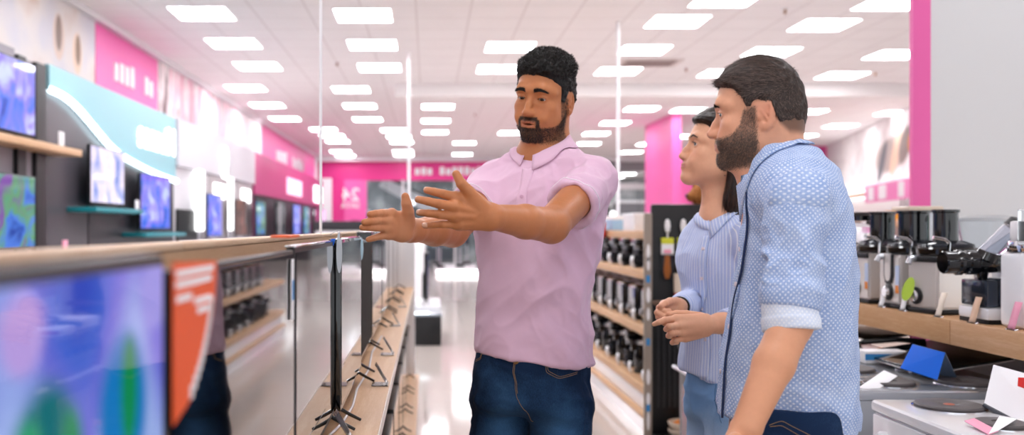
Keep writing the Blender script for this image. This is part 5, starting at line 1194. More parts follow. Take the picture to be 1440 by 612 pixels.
    make_tv(.9, .62, .03, 'television with a blue picture on the white counter', scr=SCR_BLUE, loc=(X0+.30, 13.0, 1.162), fz=.05, bw=.012)
    make_tv(.9, .60, .03, 'television with a brown picture on the white counter', scr=SCR_BR, loc=(X0+.30, 14.9, 1.162), fz=.05, bw=.012)
    make_tv(.9, .62, .03, 'television with a green landscape picture at the end of the white counter', scr=SCR_GREEN, loc=(X0+.30, 16.7, 1.162), fz=.05, bw=.012)
    # magenta stretch
    s4 = seg('magenta and black display wall beyond the white one', 17.92, 29.5)
    P(s4, 'back_panel', MB().box((-3.78, 17.92, 0), (X0-.02, 29.5, 2.82)), mat('plum_panel', '#7c2f5a', .4)); P(s4, 'header', MB().box((X0-.02, 17.92, 2.0), (X0+.04, 29.5, 2.82)), mat('magenta_header', '#c3407f', .4)); P(s4, 'dark_panel', MB().box((X0-.02, 18.2, .6), (X0, 23.5, 2.0)), CHAR)
    P(s4, 'header_sign', MB().box((X0+.04, 22.0, 2.15), (X0+.07, 24.4, 2.55)), mat('pale_pink_sign', '#f6c3d8', .4, emit='#f8c8dc', es=.7)); P(s4, 'counter', MB().box((X0, 18.0, 0), (X0+.7, 29.0, 1.12), .01), mat('plum_counter', '#5a3244', .4))
    P(s4, 'lit_sign', MB().box((X0+.04, 27.2, 2.1), (X0+.08, 29.0, 2.6), .02), LIT)
    for k, (y0, sc_) in enumerate(((18.3, SCR_OFF), (20.6, SCR_BLUE), (22.3, SCR_GREEN), (24.2, SCR_OFF), (26.0, SCR_PALE))):
        make_tv(1.1, .70, .04, ['dark-screened television first on the plum counter', 'blue-screened television on the plum counter', 'green-screened television on the plum counter', 'second dark-screened television on the plum counter', 'pale-screened television last on the plum counter'][k], scr=sc_, loc=(X0+.40, y0, 1.122), fz=.05, bw=.014)
    # banners
    def banner(lab, y0, y1, z0, z1, m):
        return one('banner', MB().box((-3.799, y0, z0), (-3.775, y1, z1)), m, lab, 'banner')
    bm = mat('pale_portrait_print', '#efe4e0', .6); g = NT(bm); s = g.sep(g.obj())
    def bl(cy, cz, ry, rz, hard=3): 
        d = g.math('ADD', g.math('POWER', g.math('DIVIDE', g.math('SUBTRACT', s[1], cy), ry), 2), g.math('POWER', g.math('DIVIDE', g.math('SUBTRACT', s[2], cz), rz), 2)); x = g.math('MULTIPLY', g.math('SUBTRACT', 1, d), hard); x.node.use_clamp = True; return x
    c = g.ramp(g.noise(1.1, g.obj(), 3), [(.38, '#d3bdb2'), (.5, '#ddd5d2'), (.62, '#cfccd4')])
    for cy, cz, ry, rz, cc in ((9.45, 3.30, .16, .26, '#d9c2b6'), (9.45, 3.34, .09, .20, '#8d7a72'), (9.95, 3.22, .14, .24, '#e6c9b4'), (9.97, 3.26, .08, .18, '#8f7868'), (8.0, 3.3, .12, .5, '#c9cbd6')): c = g.mix(bl(cy, cz, ry, rz), c, cc)
    g.base(c); banner('pale portrait print high on the left wall', 5.0, 10.48, 2.84, 3.70, bm)
    b2 = banner('pink banner with white lettering above the teal header', 10.5, 12.9, 2.84, 3.68, PINKL); 
    strokes(b2, -3.774, 10.9, 12.7, 3.12, .27, 9)
    pm = mat('wine_and_white_print', '#d9a7b8', .6); g = NT(pm); mp = g.n('ShaderNodeMapping'); g.set(mp.inputs[0], g.obj()); mp.inputs[3].default_value = (1, 2.4, .6); g.base(g.ramp(g.noise(1.4, mp.outputs[0], 4, .6), [(.34, '#6e4a50'), (.45, '#f0e6e6'), (.55, '#f2bccd'), (.68, '#c9909e')]))
    banner('wine and white photograph print next to the pink banner', 12.92, 18.3, 2.84, 3.68, pm); b4 = banner('long pink banner near the back wall', 21.0, 30.8, 2.84, 3.68, PINKL); strokes(b4, -3.774, 22.5, 28.0, 3.02, .32, 12)
    banner('white print between the wine print and the long pink banner', 18.32, 20.98, 2.84, 3.68, mat('white_print_board', '#f3eef0', .6))
    # tags
    one('price_tag', MB().box((0, 0, 0), (.012, .10, .12), .002), PAPER, 'white tag on the oak bracket shelf', 'tag').location = (X0+.20, 8.0, 2.062)
    one('price_tag', MB().box((0, 0, 0), (.012, .10, .12), .002), PINKC, 'pink tag on the low counter under the grey display', 'tag').location = (X0+.27, 7.9, 1.122)
    one('price_tag', MB().box((0, 0, 0), (.012, .10, .10), .002), PAPER, 'white tag on the first teal shelf', 'tag').location = (X0+.23, 10.0, 1.547)
def strokes(parent, x, y0, y1, z, h, n, m=None, axis='X', seed=1):
    """a line of white lettering too small to read"""
    rs = random.Random(seed); mb = MB(); w = (y1-y0)/n
    for k in range(n):
        if rs.random() < .14: continue
        a, b = y0+k*w, y0+k*w+w*.74; lo = lambda p, q: ((x, p, q) if axis == 'X' else (p, x-.012, q)); hi = lambda p, q: ((x+.012, p, q) if axis == 'X' else (p, x, q))
        mb.box(lo(a, z), hi(b, z+h*rs.choice((.8, 1, 1, .9))), .004)
    return mb.build('lettering', m or PAPER, parent)
def txt(parent, s, loc, size, m, name, flip=False, face='X', ex=.006):
    """raised lettering as a mesh; flip mirrors it (the shop signs read reversed in the photograph)"""
    cu = bpy.data.curves.new(name, 'FONT'); cu.body = s; cu.size = size; cu.extrude = ex; cu.offset = size*.012
    o = bpy.data.objects.new(name, cu); COL.objects.link(o); dg = bpy.context.evaluated_depsgraph_get(); me = bpy.data.meshes.new_from_object(o.evaluated_get(dg)); bpy.data.objects.remove(o)
    M = Matrix.Rotation(math.pi/2, 4, 'X')                       # upright, reading along +X, facing -Y
    if face == 'X': M = Matrix.Rotation(math.pi/2, 4, 'Z') @ M   # reading along +Y, facing +X
    if flip: M = (Matrix.Scale(-1, 4, (0, 1, 0)) if face == 'X' else Matrix.Scale(-1, 4, (1, 0, 0))) @ M
    me.transform(M)
    if flip: me.flip_normals()
    me.transform(Matrix.Translation(loc)); me.materials.clear(); me.materials.append(m)
    o = bpy.data.objects.new(name, me); COL.objects.link(o)
    if parent: o.parent = parent; o.matrix_parent_inverse = Matrix.Translation(-parent.location)
    return o
# ================================================================== back of the shop
def back_area():
    sg = empty('wall_sign', (-1.9, 31.97, 2.2), 'magenta panel with mirrored white numerals on the back wall', 'sign')
    MB().box((-1.4, -.0, -.85), (-.62, .02, .8)).build('panel', PINKL, sg).location = (.0, 0, 0)
    sg.location = (-1.9, 31.93, 2.2); sg.children[0].data.transform(Matrix.Translation((.40, 0, 0)))
    txt(sg, '24', (-2.36, 31.92, 2.28), .62, PAPER, 'numerals', flip=True, face='-Y'); txt(sg, 'SATA', (-2.36, 31.92, 2.02), .27, PAPER, 'lettering', flip=True, face='-Y')
    for ch in sg.children[1:]: ch.data.transform(Matrix.Translation((.0, 0, 0)))
    o = MB().tube([(.28*math.cos(t)-.62, -.012, .22*math.sin(t)-.82) for t in np.linspace(0, math.pi, 20)], .022, 8).build('ring', mat('ring_magenta', '#a82a68', .5), sg)
    l = empty('fascia_lettering', (-3.5, 31.97, 3.2), 'white lettering along the magenta fascia of the back wall', 'lettering'); L = strokes(l, 0, 0, 0, 0, 0, 1) if False else None
    mb = strokes(l, 31.97, -.45, 3.2, 3.17, .28, 17, axis='Y', seed=4); mb.matrix_parent_inverse = Matrix.Translation(-l.location); mb.name = 'letters'; l.name = 'fascia_sign'
    # counter in front
    c = empty('counter', (-1.4, 16, 0), 'dark topped white counter standing before the back wall', 'counter')
    MB().box((-.55, 0, 0), (1.35, .7, 1.30), .01).build('body', WHITE, c); MB().box((-.58, -.03, 1.30), (1.38, .73, 1.46), .01).build('top', mat('dark_counter_top', '#2c2a2e', .4), c)
    # racks down the aisle
    proto = None
    for k, (X, Y) in enumerate(((.35, 27.0), (.95, 27.6), (1.55, 27.2), (.3, 29.6), (1.25, 29.8))):
        if proto is None:
            proto = empty('vacuum_cleaner', (0, 0, 0), 'upright dark vacuum cleaner on the lit white platform at the end of the aisle', 'vacuum cleaner', 'vacuum cleaners on the lit platform')
            MB().box((-.13, -.12, 0), (.13, .14, .10), .03).build('floor_head', BLACK, proto); MB().tube([(0, .02, .09), (0, .06, .6), (0, .10, 1.0)], .022, 10).build('tube', SILV, proto); MB().cyl((0, .06, .62), .075, .34, 20).build('dust_cup', SMOKE, proto); MB().tube([(0, .06, .98), (0, .14, 1.12), (0, .05, 1.16)], .02, 8).build('handle', BLACK, proto)
            proto.location = (X, Y, .16)
        else: dup(proto, (X, Y, .16))
    p = empty('display_platform', (.2, 26.4, 0), 'low white platform with a glowing front edge at the end of the aisle', 'platform'); MB().box((0, 0, 0), (2.4, 4.0, .16), .01).build('platform_top', WHITE, p); MB().box((.05, -.02, .02), (1.28, -.001, .13)).build('lit_front', LIT, p)
    # low plinth with the blue television
    q = empty('display_plinth', (-.15, 10.55, 0), 'grey glass topped plinth with a black front beside the oak shelf', 'plinth')
    MB().box((0, 0, 0), (.30, .34, .335), .004).build('black_front', BLACK, q); MB().box((-.02, 0, .335), (.31, .9, .36), .003).build('top', mat('grey_glass_top', '#8f98a2', .08, coat=.5), q); MB().box((-.30, .34, 0), (.30, 1.6, .42), .004).build('cabinet', WHITE, q); MB().box((-.05, -.012, .362), (.16, .06, .378), .003).build('lit_edge', LITC, q)
    make_tv(.9, .56, .05, 'television with a deep blue picture on the grey plinth', scr=SCR_BLUE, loc=(.0, 11.0, .422), fz=.06, bw=.02)
    # mall beyond the entrance
    for k, (x0, x1, z0, z1, Y, lab, m_) in enumerate(((-1.4, 1.2, .2, 1.5, 38, 'grey low kiosk in the mall beyond the entrance', mat('kiosk_grey', '#6f7880', .5)), (-4.2, -2.6, 0, 2.0, 40, 'blue-grey kiosk at the left of the mall', mat('kiosk_blue', '#7b93a8', .5)), (4.5, 7.5, 0, 2.2, 38, 'dark shopfront across the mall', mat('shopfront_dark', '#4e4a50', .5)), (8.2, 11, 0, 2.4, 40, 'grey shopfront across the mall next to the pillar', mat('shopfront_grey', '#77757a', .5)))):
        e = empty('kiosk', ((x0+x1)/2, Y, 0), lab, 'kiosk'); w = (x1-x0)/2; MB().box((-w, 0, z0*0), (w, 1.2, z1), .02).build('body', m_, e); MB().box((-w-.05, -.05, z1), (w+.05, 1.25, z1+.12), .02).build('roof', WHITE, e)
        mb = MB(); 
        for j in range(5): mb.box((-w+.1+j*(2*w-.2)/5, -.02, z1*.35), (-w+.1+(j+.7)*(2*w-.2)/5, .0, z1*.8))
        mb.build('window', mat('kiosk_window', '#c7d3da', .2), e)
    e = empty('escalator', (-1.0, 41, 0), 'white diagonal escalator side in the mall behind the glass', 'escalator'); MB().prism([(-1.2, 3.2), (2.4, 1.2), (2.4, 1.9), (-.9, 3.6)], 0, .5, 'Y').build('side_panel', WHITE, e); MB().tube([(-1.1, 0, 3.68), (2.4, 0, 2.0)], .04, 8).build('handrail', BLACK, e)
    b = None
    for k, (X, Y, z) in enumerate(((4.6, 36, 1.9), (5.4, 37, 2.2), (6.0, 35, 1.6), (6.6, 36.5, 2.0), (7.4, 37, 1.9), (8.2, 36, 1.7), (-.6, 36, 2.3), (.6, 37, 2.1), (5.0, 34.5, 2.3), (-1.6, 35, 1.9))):
        if b is None: b = empty('globe_lamp', (X, Y, z), 'white glowing globe lamp hanging in the mall beyond the entrance', 'lamp', 'globe lamps in the mall'); MB().lathe([(0, -.11), (.07, -.09), (.11, -.03), (.11, .03), (.07, .09), (0, .11)], n=16).build('globe', LIT, b); MB().cyl((0, 0, .1), .008, 1.2, 8).build('cord', BLACK, b)
        else: dup(b, (X, Y, z))
# ================================================================== small appliances and goods
def make_coffee(label, group):
    t = empty('coffee_maker', (0, 0, 0), label, 'coffee maker', group)       # front faces -X
    MB().box((-.085, -.075, 0), (.11, .075, .035), .012).build('drip_base', BLACKG, t)
    MB().box((.015, -.075, .03), (.11, .075, .235), .014).build('water_tank', BLACK, t)
    MB().box((-.08, -.075, .205), (.11, .075, .275), .016).build('head', BLACKG, t)
    MB().cyl((-.045, 0, .17), .028, .04, 16).build('spout', SILV, t)
    MB().lathe([(0, .037), (.036, .037), (.046, .06), (.040, .12), (.034, .125)], (-.04, 0, 0), 18).build('jug', SMOKE, t)
    return t
def make_toaster(label, group):
    t = empty('toaster', (0, 0, 0), label, 'toaster', group)
    MB().box((-.09, -.135, .012), (.09, .135, .20), .035, seg=4).build('body', BLACKG, t); MB().box((-.085, -.13, 0), (.085, .13, .014), .004).build('base', BLACK, t)
    MB().box((-.045, -.10, .196), (-.015, .10, .204), .003).box((.015, -.10, .196), (.045, .10, .204), .003).build('slot_rim', STEEL, t); MB().box((-.02, -.165, .12), (.02, -.134, .14), .006).build('lever', SILV, t); MB().cyl((-.091, .07, .06), .018, .014, 16, '-X').build('dial', SILV, t)
    return t
def make_kettle(label, group):
    t = empty('kettle', (0, 0, 0), label, 'kettle', group)
    MB().cyl((0, 0, 0), .078, .022, 24).build('base', BLACK, t); MB().lathe([(.070, .022), (.078, .05), (.072, .14), (.058, .20), (.052, .205), (0, .215)], n=28).build('body', BLACKG, t)
    MB().lathe([(.0, .20), (.05, .205), (.046, .222), (.012, .23), (.010, .245), (0, .248)], n=20).build('lid', STEEL, t); MB().tube([(.055, 0, .20), (.10, 0, .205), (.125, 0, .16), (.118, 0, .09), (.078, 0, .06)], .011, 10).build('handle', BLACK, t)
    MB().prism([(-.02, .16), (.02, .16), (0, .205)], -.10, -.05, 'X').build('spout', BLACKG, t)
    return t
def price_curl(label=None, m=PAPER):
    t = MB(); pr = [(0, 0), (-.012, .02), (-.020, .05), (-.012, .082)]
    g = np.array([[(x, y, z) for y in (-.016, .016)] for x, z in pr]); v, q = sheet(g, .0015); return v, q
def right_shelves():
    X0, X1, Y0, Y1 = 1.42, 1.98, 6.0, 11.8
    g = empty('display_shelf', (1.7, 8.9, 0), 'white and oak shelf unit of black kitchen machines across the aisle', 'shelf unit')
    def P(n, mb, m): o = mb.build(n, m, g); o.matrix_parent_inverse = Matrix.Translation(-g.location); return o
    zs = (.30, .69, 1.06, 1.325)
    for k, z in enumerate(zs[:3]): P('shelf_board', MB().box((X0, Y0, z-.055), (X1, Y1, z), .003), OAK)
    P('top_board', MB().box((X0+.10, Y0, 1.265), (X1, Y1, 1.325), .003), OAK)
    P('plinth', MB().box((X0, Y0, 0), (X1, Y1, .10)).box((X0+.03, Y0, .10), (X1, Y1, .245)), WHITEG); P('plinth_edge', MB().box((X0-.012, Y0, .095), (X0+.03, Y1, .125), .003), OAK)
    P('back_panel', MB().box((X1-.02, Y0, .3), (X1, Y1, 1.27)), mat('lilac_back_panel', '#a9aee0', .5)); P('side_panel', MB().box((X0, Y0-.02, 0), (X1, Y0, 1.30)), WHITE)
    a = make_coffee('black coffee maker standing on the upper board of the kitchen shelf', 'coffee makers on the upper shelf board'); ys = [6.28+.40*k for k in range(12)]
    for k, y in enumerate(ys): (a if k == 0 else dup(a)).location = (X0+.15, y, 1.06)
    objs = [o for o in bpy.data.objects if o.name.startswith('coffee_maker')]
    for o in objs: o.scale = (1.15, 1.25, .76)
    b = make_toaster('black toaster standing on the middle board of the kitchen shelf', 'toasters on the middle shelf board')
    for k in range(11): o = b if k == 0 else dup(b); o.location = (X0+.16, 6.32+.42*k, .69); o.scale = (1.1, 1, 1.25)
    c = make_kettle('black kettle standing on the lowest board of the kitchen shelf', 'kettles on the lowest shelf board'); d = make_coffee('black coffee maker standing on the lowest board of the kitchen shelf', 'coffee makers on the lowest shelf board')
    for k in range(8): o = c if k == 0 else dup(c); o.location = (X0+.15, 6.7+.62*k, .30)
    for k in range(8): o = d if k == 0 else dup(d); o.location = (X0+.15, 6.38+.62*k, .30)
    v, q = price_curl(); pt = np_obj('price_tag', v, q, PAPER); tag(pt, 'small curled white price tag on the board edge of the kitchen shelf', 'price tag', 'white price tags on the kitchen shelf'); pt.scale = (1.1, 1.0, 1.05)
    first = True
    for z, y00, n in ((1.06, 6.16, 12), (.69, 6.12, 11), (.30, 6.24, 9)):
        for k in range(n):
            o = pt if first else dup(pt); first = False; o.location = (X0+.045, y00+.42*k, z+.001); o.rotation_euler = (0, 0, .5)
    # goods on the top board
    for k, (y, lab, m_, s_) in enumerate(((6.5, 'white carton on the top board nearest the black rack', PAPER, (.12, .14, .10)), (7.1, 'white carton with a lid second along the top board', WHITE, (.16, .2, .13)), (8.0, 'pale blue carton on the top board', mat('pale_blue_carton', '#9cc3e4', .5), (.14, .2, .12)), (8.8, 'white carton far along the top board', PAPER, (.14, .2, .11)), (9.8, 'white carton at the far end of the top board', PAPER, (.14, .22, .14)))):
        e = empty('carton', (X0+.28, y, 1.325), lab, 'carton'); MB().box((-s_[0], -s_[1], 0), (s_[0], s_[1], s_[2]), .004).build('box', m_, e); MB().box((-s_[0]-.004, -s_[1]-.004, s_[2]-.03), (s_[0]+.004, s_[1]+.004, s_[2]+.004), .003).build('lid', PAPER, e)
    e = empty('gift_bag', (X0+.10, 7.75, 1.06), 'red paper bag hanging over the oak board', 'bag'); e.location = (X0+.04, 7.9, 1.325); MB().box((-.05, -.06, -.08), (.05, .06, .07), .01).build('bag_body', REDP, e); MB().tube([(-.02, -.03, .07), (-.02, 0, .12), (-.02, .03, .07)], .004, 6).build('handle', REDP, e)
def endcap():
    x0, x1, Y = 1.425, 1.86, 5.90
    r = empty('display_rack', (1.65, Y, 0), 'tall black rack with hanging kitchen tools at the end of the oak shelves', 'rack')
    def P(n, mb, m): o = mb.build(n, m, r); o.matrix_parent_inverse = Matrix.Translation(-r.location); return o
    P('back_board', MB().box((x0, Y, .02), (x1, Y+.04, 1.50), .02), BLACK); mb = MB()
    for k in range(11): mb.box((x0+.04+.035*k, Y-.006, .20), (x0+.052+.035*k, Y, .86))
    P('ribbed_panel', mb, mat('rib_grey', '#2a2b2f', .5)); P('post', MB().box((x1-.12, Y-.10, 0), (x1-.06, Y-.04, .82), .005), mat('rack_post', '#8d8a8c', .4, metal=.6)); P('tray', MB().box((x0, Y-.26, .0), (x1, Y, .035), .005), BLACK)
    P('shelf_bar', MB().box((x0, Y-.10, .86), (x1, Y, .885), .004), mat('brown_bar', '#6e5344', .5)); P('rod', MB().tube([(x1-.10, Y-.08, .44), (x1-.22, Y-.16, .475)], .019, 12), WHITE)
    # printed side strip facing the aisle
    sp = empty('printed_strip', (x0, Y, 0), 'tall beige strip printed with pictures of white and blue utensils on the rack edge', 'sign'); MB().box((-.052, -.03, .02), (-.002, -.005, 1.44), .002).build('board', mat('strip_beige', '#9b8f84', .5), sp)
    mb = MB(); m2 = MB()
    for z, w, h in ((1.19, .012, .11), (1.12, .010, .09), (.92, .014, .10), (.80, .012, .08), (.40, .014, .10), (.26, .014, .08), (.12, .010, .12)): mb.prism([(-.027+w*math.cos(t)*(1 if z % .2 > .1 else .9), z+h*.5*math.sin(t)) for t in np.linspace(0, 2*math.pi, 21)[:-1]], -.033, -.0305, 'Y')
    for z in (1.02, .20, .62): m2.box((-.040, -.0335, z-.02), (-.016, -.0305, z+.025))
    mb.build('white_print', PAPER, sp); m2.build('blue_print', SKYP, sp)
    # hanging goods
    for k, (X, m_, cc, lab) in enumerate(((1.52, ORP, 'orange', 'white spoon'), (1.62, YEL, 'yellow', 'white spoon'))):
        e = empty('hanging_spoon', (X, Y-.03, 1.36), ['white spoon head above the orange spatula', 'white spoon head above the yellow spatula'][k], 'spoon'); MB().lathe([(0, -.045), (.014, -.035), (.020, 0), (.014, .035), (0, .045)], n=16).build('bowl', PAPER, e); MB().cyl((0, 0, -.12), .005, .08, 8).build('handle', PAPER, e)
        e = empty('card_pack', (X, Y-.03, 1.23), ['white and yellow hanging pack over the orange spatula', 'white and yellow hanging pack over the yellow spatula'][k], 'pack'); MB().box((-.038, -.012, -.055), (.038, .012, .03), .003).build('card', PAPER, e); MB().box((-.038, -.013, .015), (.038, .013, .055), .003).build('yellow_band', mat('lime_band', '#d9dc3a', .5), e); MB().box((-.026, -.0135, -.045), (.020, -.0122, -.02)).build('red_print', PINKC, e)
        e = empty('spatula', (X, Y-.03, 1.10), ['orange spatula hanging on the black rack', 'yellow spatula hanging on the black rack'][k], 'spatula'); MB().prism([(-.014, .075), (.014, .075), (.022, -.03), (.012, -.075), (-.012, -.075), (-.022, -.03)], 0, .012, 'Y', bev=.003).build('blade', m_, e); MB().cyl((0, .006, .07), .007, .05, 8).build('handle', m_, e)
        c = one('clear_pouch', MB().box((X-.045, Y-.045, 1.01), (X+.045, Y-.010, 1.185), .004), mat('pouch_film', '#33363c', .15, alpha=.35), ['dark clear pouch around the orange spatula', 'dark clear pouch around the yellow spatula'][k], 'pouch')
    e = empty('rolling_pin', (1.585, Y-.05, .885), 'cream rolling pin with a red collar upright on the black rack', 'rolling pin'); MB().cyl((0, 0, .05), .030, .125, 20).build('roller', BEIGE, e); MB().cyl((0, 0, .0), .026, .035, 20).build('stand', BLACK, e); MB().cyl((0, 0, .035), .028, .02, 20).build('collar', REDP, e)
    prof = [(.045, 0), (.07, .004), (.095, .03), (.105, .055), (.100, .058), (.088, .03), (.06, .012), (0, .01)]
    e1 = one('bowl', MB().lathe(prof, n=32), BEIGE, 'cream bowl at the bottom of the black rack, underneath another', 'bowl'); e1.location = (1.60, Y-.14, .036)
    e2 = empty('bowl', (1.60, Y-.14, .083), 'cream bowl with an orange cloth in it, upper of two on the black rack', 'bowl'); MB().lathe(prof, n=32).build('bowl_body', BEIGE, e2); MB().lathe([(0, .07), (.04, .068), (.07, .05), (.075, .035), (0, .02)], n=20).build('cloth', ORP, e2)
    # plush bear behind the rack top
    bear = mat('brown_plush', '#9a5f2e', .95); q = NT(bear); q.base(q.ramp(q.noise(60, q.obj(), 4), [(.35, '#7a451e'), (.65, '#b97a40')])); q.bump(q.noise(260, q.obj(), 3), .6, .004)
    bn = U([EL((0, 0, .10), (.085, .075, .10)), EL((-.02, -.02, .235), (.078, .070, .070)), EL((-.085, -.045, .225), (.040, .038, .034)), EL((-.03, .045, .295), (.03, .02, .03)), EL((.02, -.065, .295), (.03, .02, .03)), RC((-.02, .07, .13), (-.08, .10, .06), .03, .028), RC((-.02, -.07, .13), (-.08, -.10, .06), .03, .028), RC((-.02, .05, .03), (-.12, .07, .025), .036, .034), RC((-.02, -.05, .03), (-.12, -.07, .025), .036, .034)], .02)
    V, Q = mesh_field(bn, (-.2, -.18, -.02), (.16, .18, .36), .007); e = empty('plush_bear', (1.81, 6.08, 1.325), 'brown plush bear peeking over the black rack behind the striped shirt', 'plush toy'); o = np_obj('bear_body', V, Q, bear, None); o.parent = e
    MB().lathe([(0, -.012), (.010, -.008), (.012, 0), (.008, .008), (0, .010)], (-.122, -.052, .232), 12).build('nose', BLACK, e)
# ================================================================== juicers, cookers and the right-hand side
def make_juicer(label, loc, k=1.0, jar=BLACKG, sticker=True, wide=False):
    t = empty('juicer', loc, label, 'juicer')                                # front faces -X
    def V(n, mb, m): return mb.build(n, m, t)
    V('foot_ring', MB().box((-.098, -.085, 0), (.10, .085, .018), .006), BLACK)
    pts = [(-.095, -.080), (-.095, .080)]+[(.095*math.cos(a)+.0, .082*math.sin(a)) for a in np.linspace(math.pi/2, -math.pi/2, 9)]
    V('body', MB().prism(pts, .018, .205, 'Z', bev=.008), STEEL)
    V('front_arch', MB().prism([(-.034, .205), (.034, .205), (.034, .125), (.024, .098), (0, .088), (-.024, .098), (-.034, .125)], -.100, -.094, 'X') if wide else MB().box((-.101, -.080, .185), (-.094, .080, .205), .003), BLACK)
    if wide: V('arch_plate', MB().prism([(-.022, .21), (.022, .21), (.022, .128), (.014, .108), (0, .102), (-.014, .108), (-.022, .128)], -.103, -.099, 'X'), STEEL)
    V('dial', MB().lathe([(.030, 0), (.032, .006), (.026, .010), (.0, .010)], (-.094, .0 if wide else .028, .062), 28, '-X'), BLACK); V('dial_cap', MB().lathe([(.022, 0), (.022, .012), (.018, .016), (0, .016)], (-.100, .0 if wide else .028, .062), 28, '-X'), CHROME)
    V('pulp_bowl', MB().lathe([(.088, .205), (.098, .215), (.100, .232), (.096, .238), (0, .240)], n=36), BLACKG); V('lid', MB().lathe([(.094, .238), (.090, .250), (.060, .262), (0, .264)], n=36), SMOKE)
    V('feed_chute', MB().lathe([(.050*k, .25), (.050*k, .362), (.056*k, .366), (.056*k, .374), (.0, .374)], n=32), jar)
    V('locking_arm', MB().tube([(-.06, -.088, .20), (-.06, -.094, .255), (-.075, -.092, .268), (-.115, -.085, .275)], .0055, 8), CHROME)
    V('spout', MB().tube([(-.085, .03, .20), (-.12, .03, .195), (-.128, .03, .178)], .011, 10), SILV)
    if sticker: V('label_sticker', MB().box((-.0965, -.076, .075), (-.0945, -.048, .165)), mat('sticker_blue', '#c4d3f0', .4)); V('label_spot', MB().box((-.0975, -.074, .06), (-.0960, -.050, .090)), ORP)
    return t
def right_counter():
    g = empty('appliance_shelf', (1.75, 3.6, 0), 'long oak shelf carrying the row of juicers over the cookers', 'shelf')
    def P(n, mb, m): o = mb.build(n, m, g); o.matrix_parent_inverse = Matrix.Translation(-g.location); return o
    P('shelf_board', MB().box((1.75, 1.0, .957), (2.26, 3.10, 1.04), .003).box((1.75, 3.102, .957), (2.26, 5.4, 1.04), .003), OAK2); P('back_board', MB().box((2.262, 1.0, 0), (2.275, 4.12, 1.04)), WHITE)
    for y in (1.1, 5.3): P('leg', MB().box((2.14, y, 0), (2.22, y+.06, .957), .004), mat('shelf_leg', '#3a3b3f', .5))
    mb = MB()
    for k in range(26): mb.box((1.80+.017*k, 2.45, .90), (1.806+.017*k, 2.46, .955))
    mb.box((1.79, 2.44, .897), (2.25, 2.465, .905)); P('wire_basket', mb, mat('basket_wire', '#1b1e30', .4))
    X = 1.875; Z = 1.0405
    def yy(px): return 1300*X/(px-602)
    make_juicer('steel juicer with a dark jar between the glass blender and the arched juicer', (X, yy(1241), Z), .95)
    make_juicer('steel juicer with a black arch on its front and a wide chute', (X-.005, yy(1287), Z), 1.08, wide=True)
    j = make_juicer('steel round-bodied juicer with a lime green sticker', (X, yy(1330), Z), .82, sticker=False); j.rotation_euler = (0, 0, .15)
    e = empty('lime_sticker', (X-.125, yy(1330)+.02, Z+.085), 'lime green oval sticker hung on the round-bodied juicer', 'sticker'); MB().lathe([(0, 0), (.033, .0), (.036, .0015), (0, .002)], n=24).build('sticker_disc', mat('lime', '#a9c832', .4), e); e.rotation_euler = (.3, -1.25, .2); e.scale = (1.25, .62, 1)
    # glass blender, partly behind the blue shirt
    b = empty('blender', (X, yy(1209), Z), 'blender with a clear jug and black lid next to the blue shirt', 'blender')
    MB().lathe([(.070, 0), (.078, .01), (.072, .09), (.055, .135), (.0, .135)], n=32).build('base', STEEL, b); MB().cyl((0, 0, 0), .080, .02, 30).build('foot', BLACK, b); MB().cyl((0, 0, .135), .062, .085, 30).build('collar', SMOKE, b); MB().lathe([(.050, .22), (.062, .24), (.076, .34), (.072, .34), (.058, .245), (0, .235)], n=32).build('jug', GLASS, b); MB().lathe([(.080, .338), (.082, .36), (.07, .375), (0, .378)], n=32).build('lid', BLACKG, b); MB().tube([(.0, -.075, .33), (.0, -.115, .32), (.0, -.11, .26), (.0, -.062, .25)], .009, 8).build('handle', BLACK, b)
    # white kettle-like unit and blender behind
    b2 = empty('blender', (2.10, 3.97, Z), 'cream blender standing behind the round-bodied juicer', 'blender'); MB().box((-.06, -.07, 0), (.06, .07, .18), .02).build('base', BEIGE, b2); MB().lathe([(.055, .18), (.075, .38), (.07, .38), (.05, .19), (0, .185)], n=28).build('jug', GLASS, b2); MB().box((-.075, -.075, .38), (.075, .075, .40), .01).build('lid', BEIGE, b2)
    b3 = empty('food_processor', (2.12, 3.50, Z), 'clear-bowled food processor behind the slow juicer', 'food processor'); MB().box((-.09, -.11, 0), (.09, .11, .17), .02).build('base', WHITE, b3); MB().lathe([(.075, .17), (.105, .335), (.10, .335), (.07, .175), (0, .172)], n=32).build('bowl', GLASS, b3); MB().lathe([(.108, .333), (.108, .345), (.06, .355), (0, .356)], n=32).build('lid', mat('clear_lid', '#e8edf2', .1, trans=.6), b3); MB().box((-.115, .02, .18), (-.10, .06, .36), .01).build('latch', mat('green_latch', '#3a8f6a', .4), b3)
    # slow juicer
    s = empty('slow_juicer', (1.83, 3.02, Z), 'white slow juicer with a horizontal black barrel and a slanted clear chute', 'juicer')
    MB().box((-.052, -.085, .012), (.12, .085, .052), .012).build('base', WHITEG, s); MB().box((-.048, -.08, 0), (.115, .08, .014)).build('foot', BLACK, s)
    MB().box((.045, -.065, .05), (.115, .065, .20), .018).build('motor_column', WHITEG, s)
    MB().lathe([(0, 0), (.034, 0), (.037, .004), (.037, .040), (.042, .045), (.042, .057), (.036, .062), (.036, .074), (.040, .078), (.040, .105), (.035, .11), (.034, .19), (.028, .205), (0, .208)], (-.150, 0, .195), 36, 'X').build('barrel', BLACKG, s)
    d0, d1 = Vector((-.015, -.005, .215)), Vector((.062, -.035, .300))
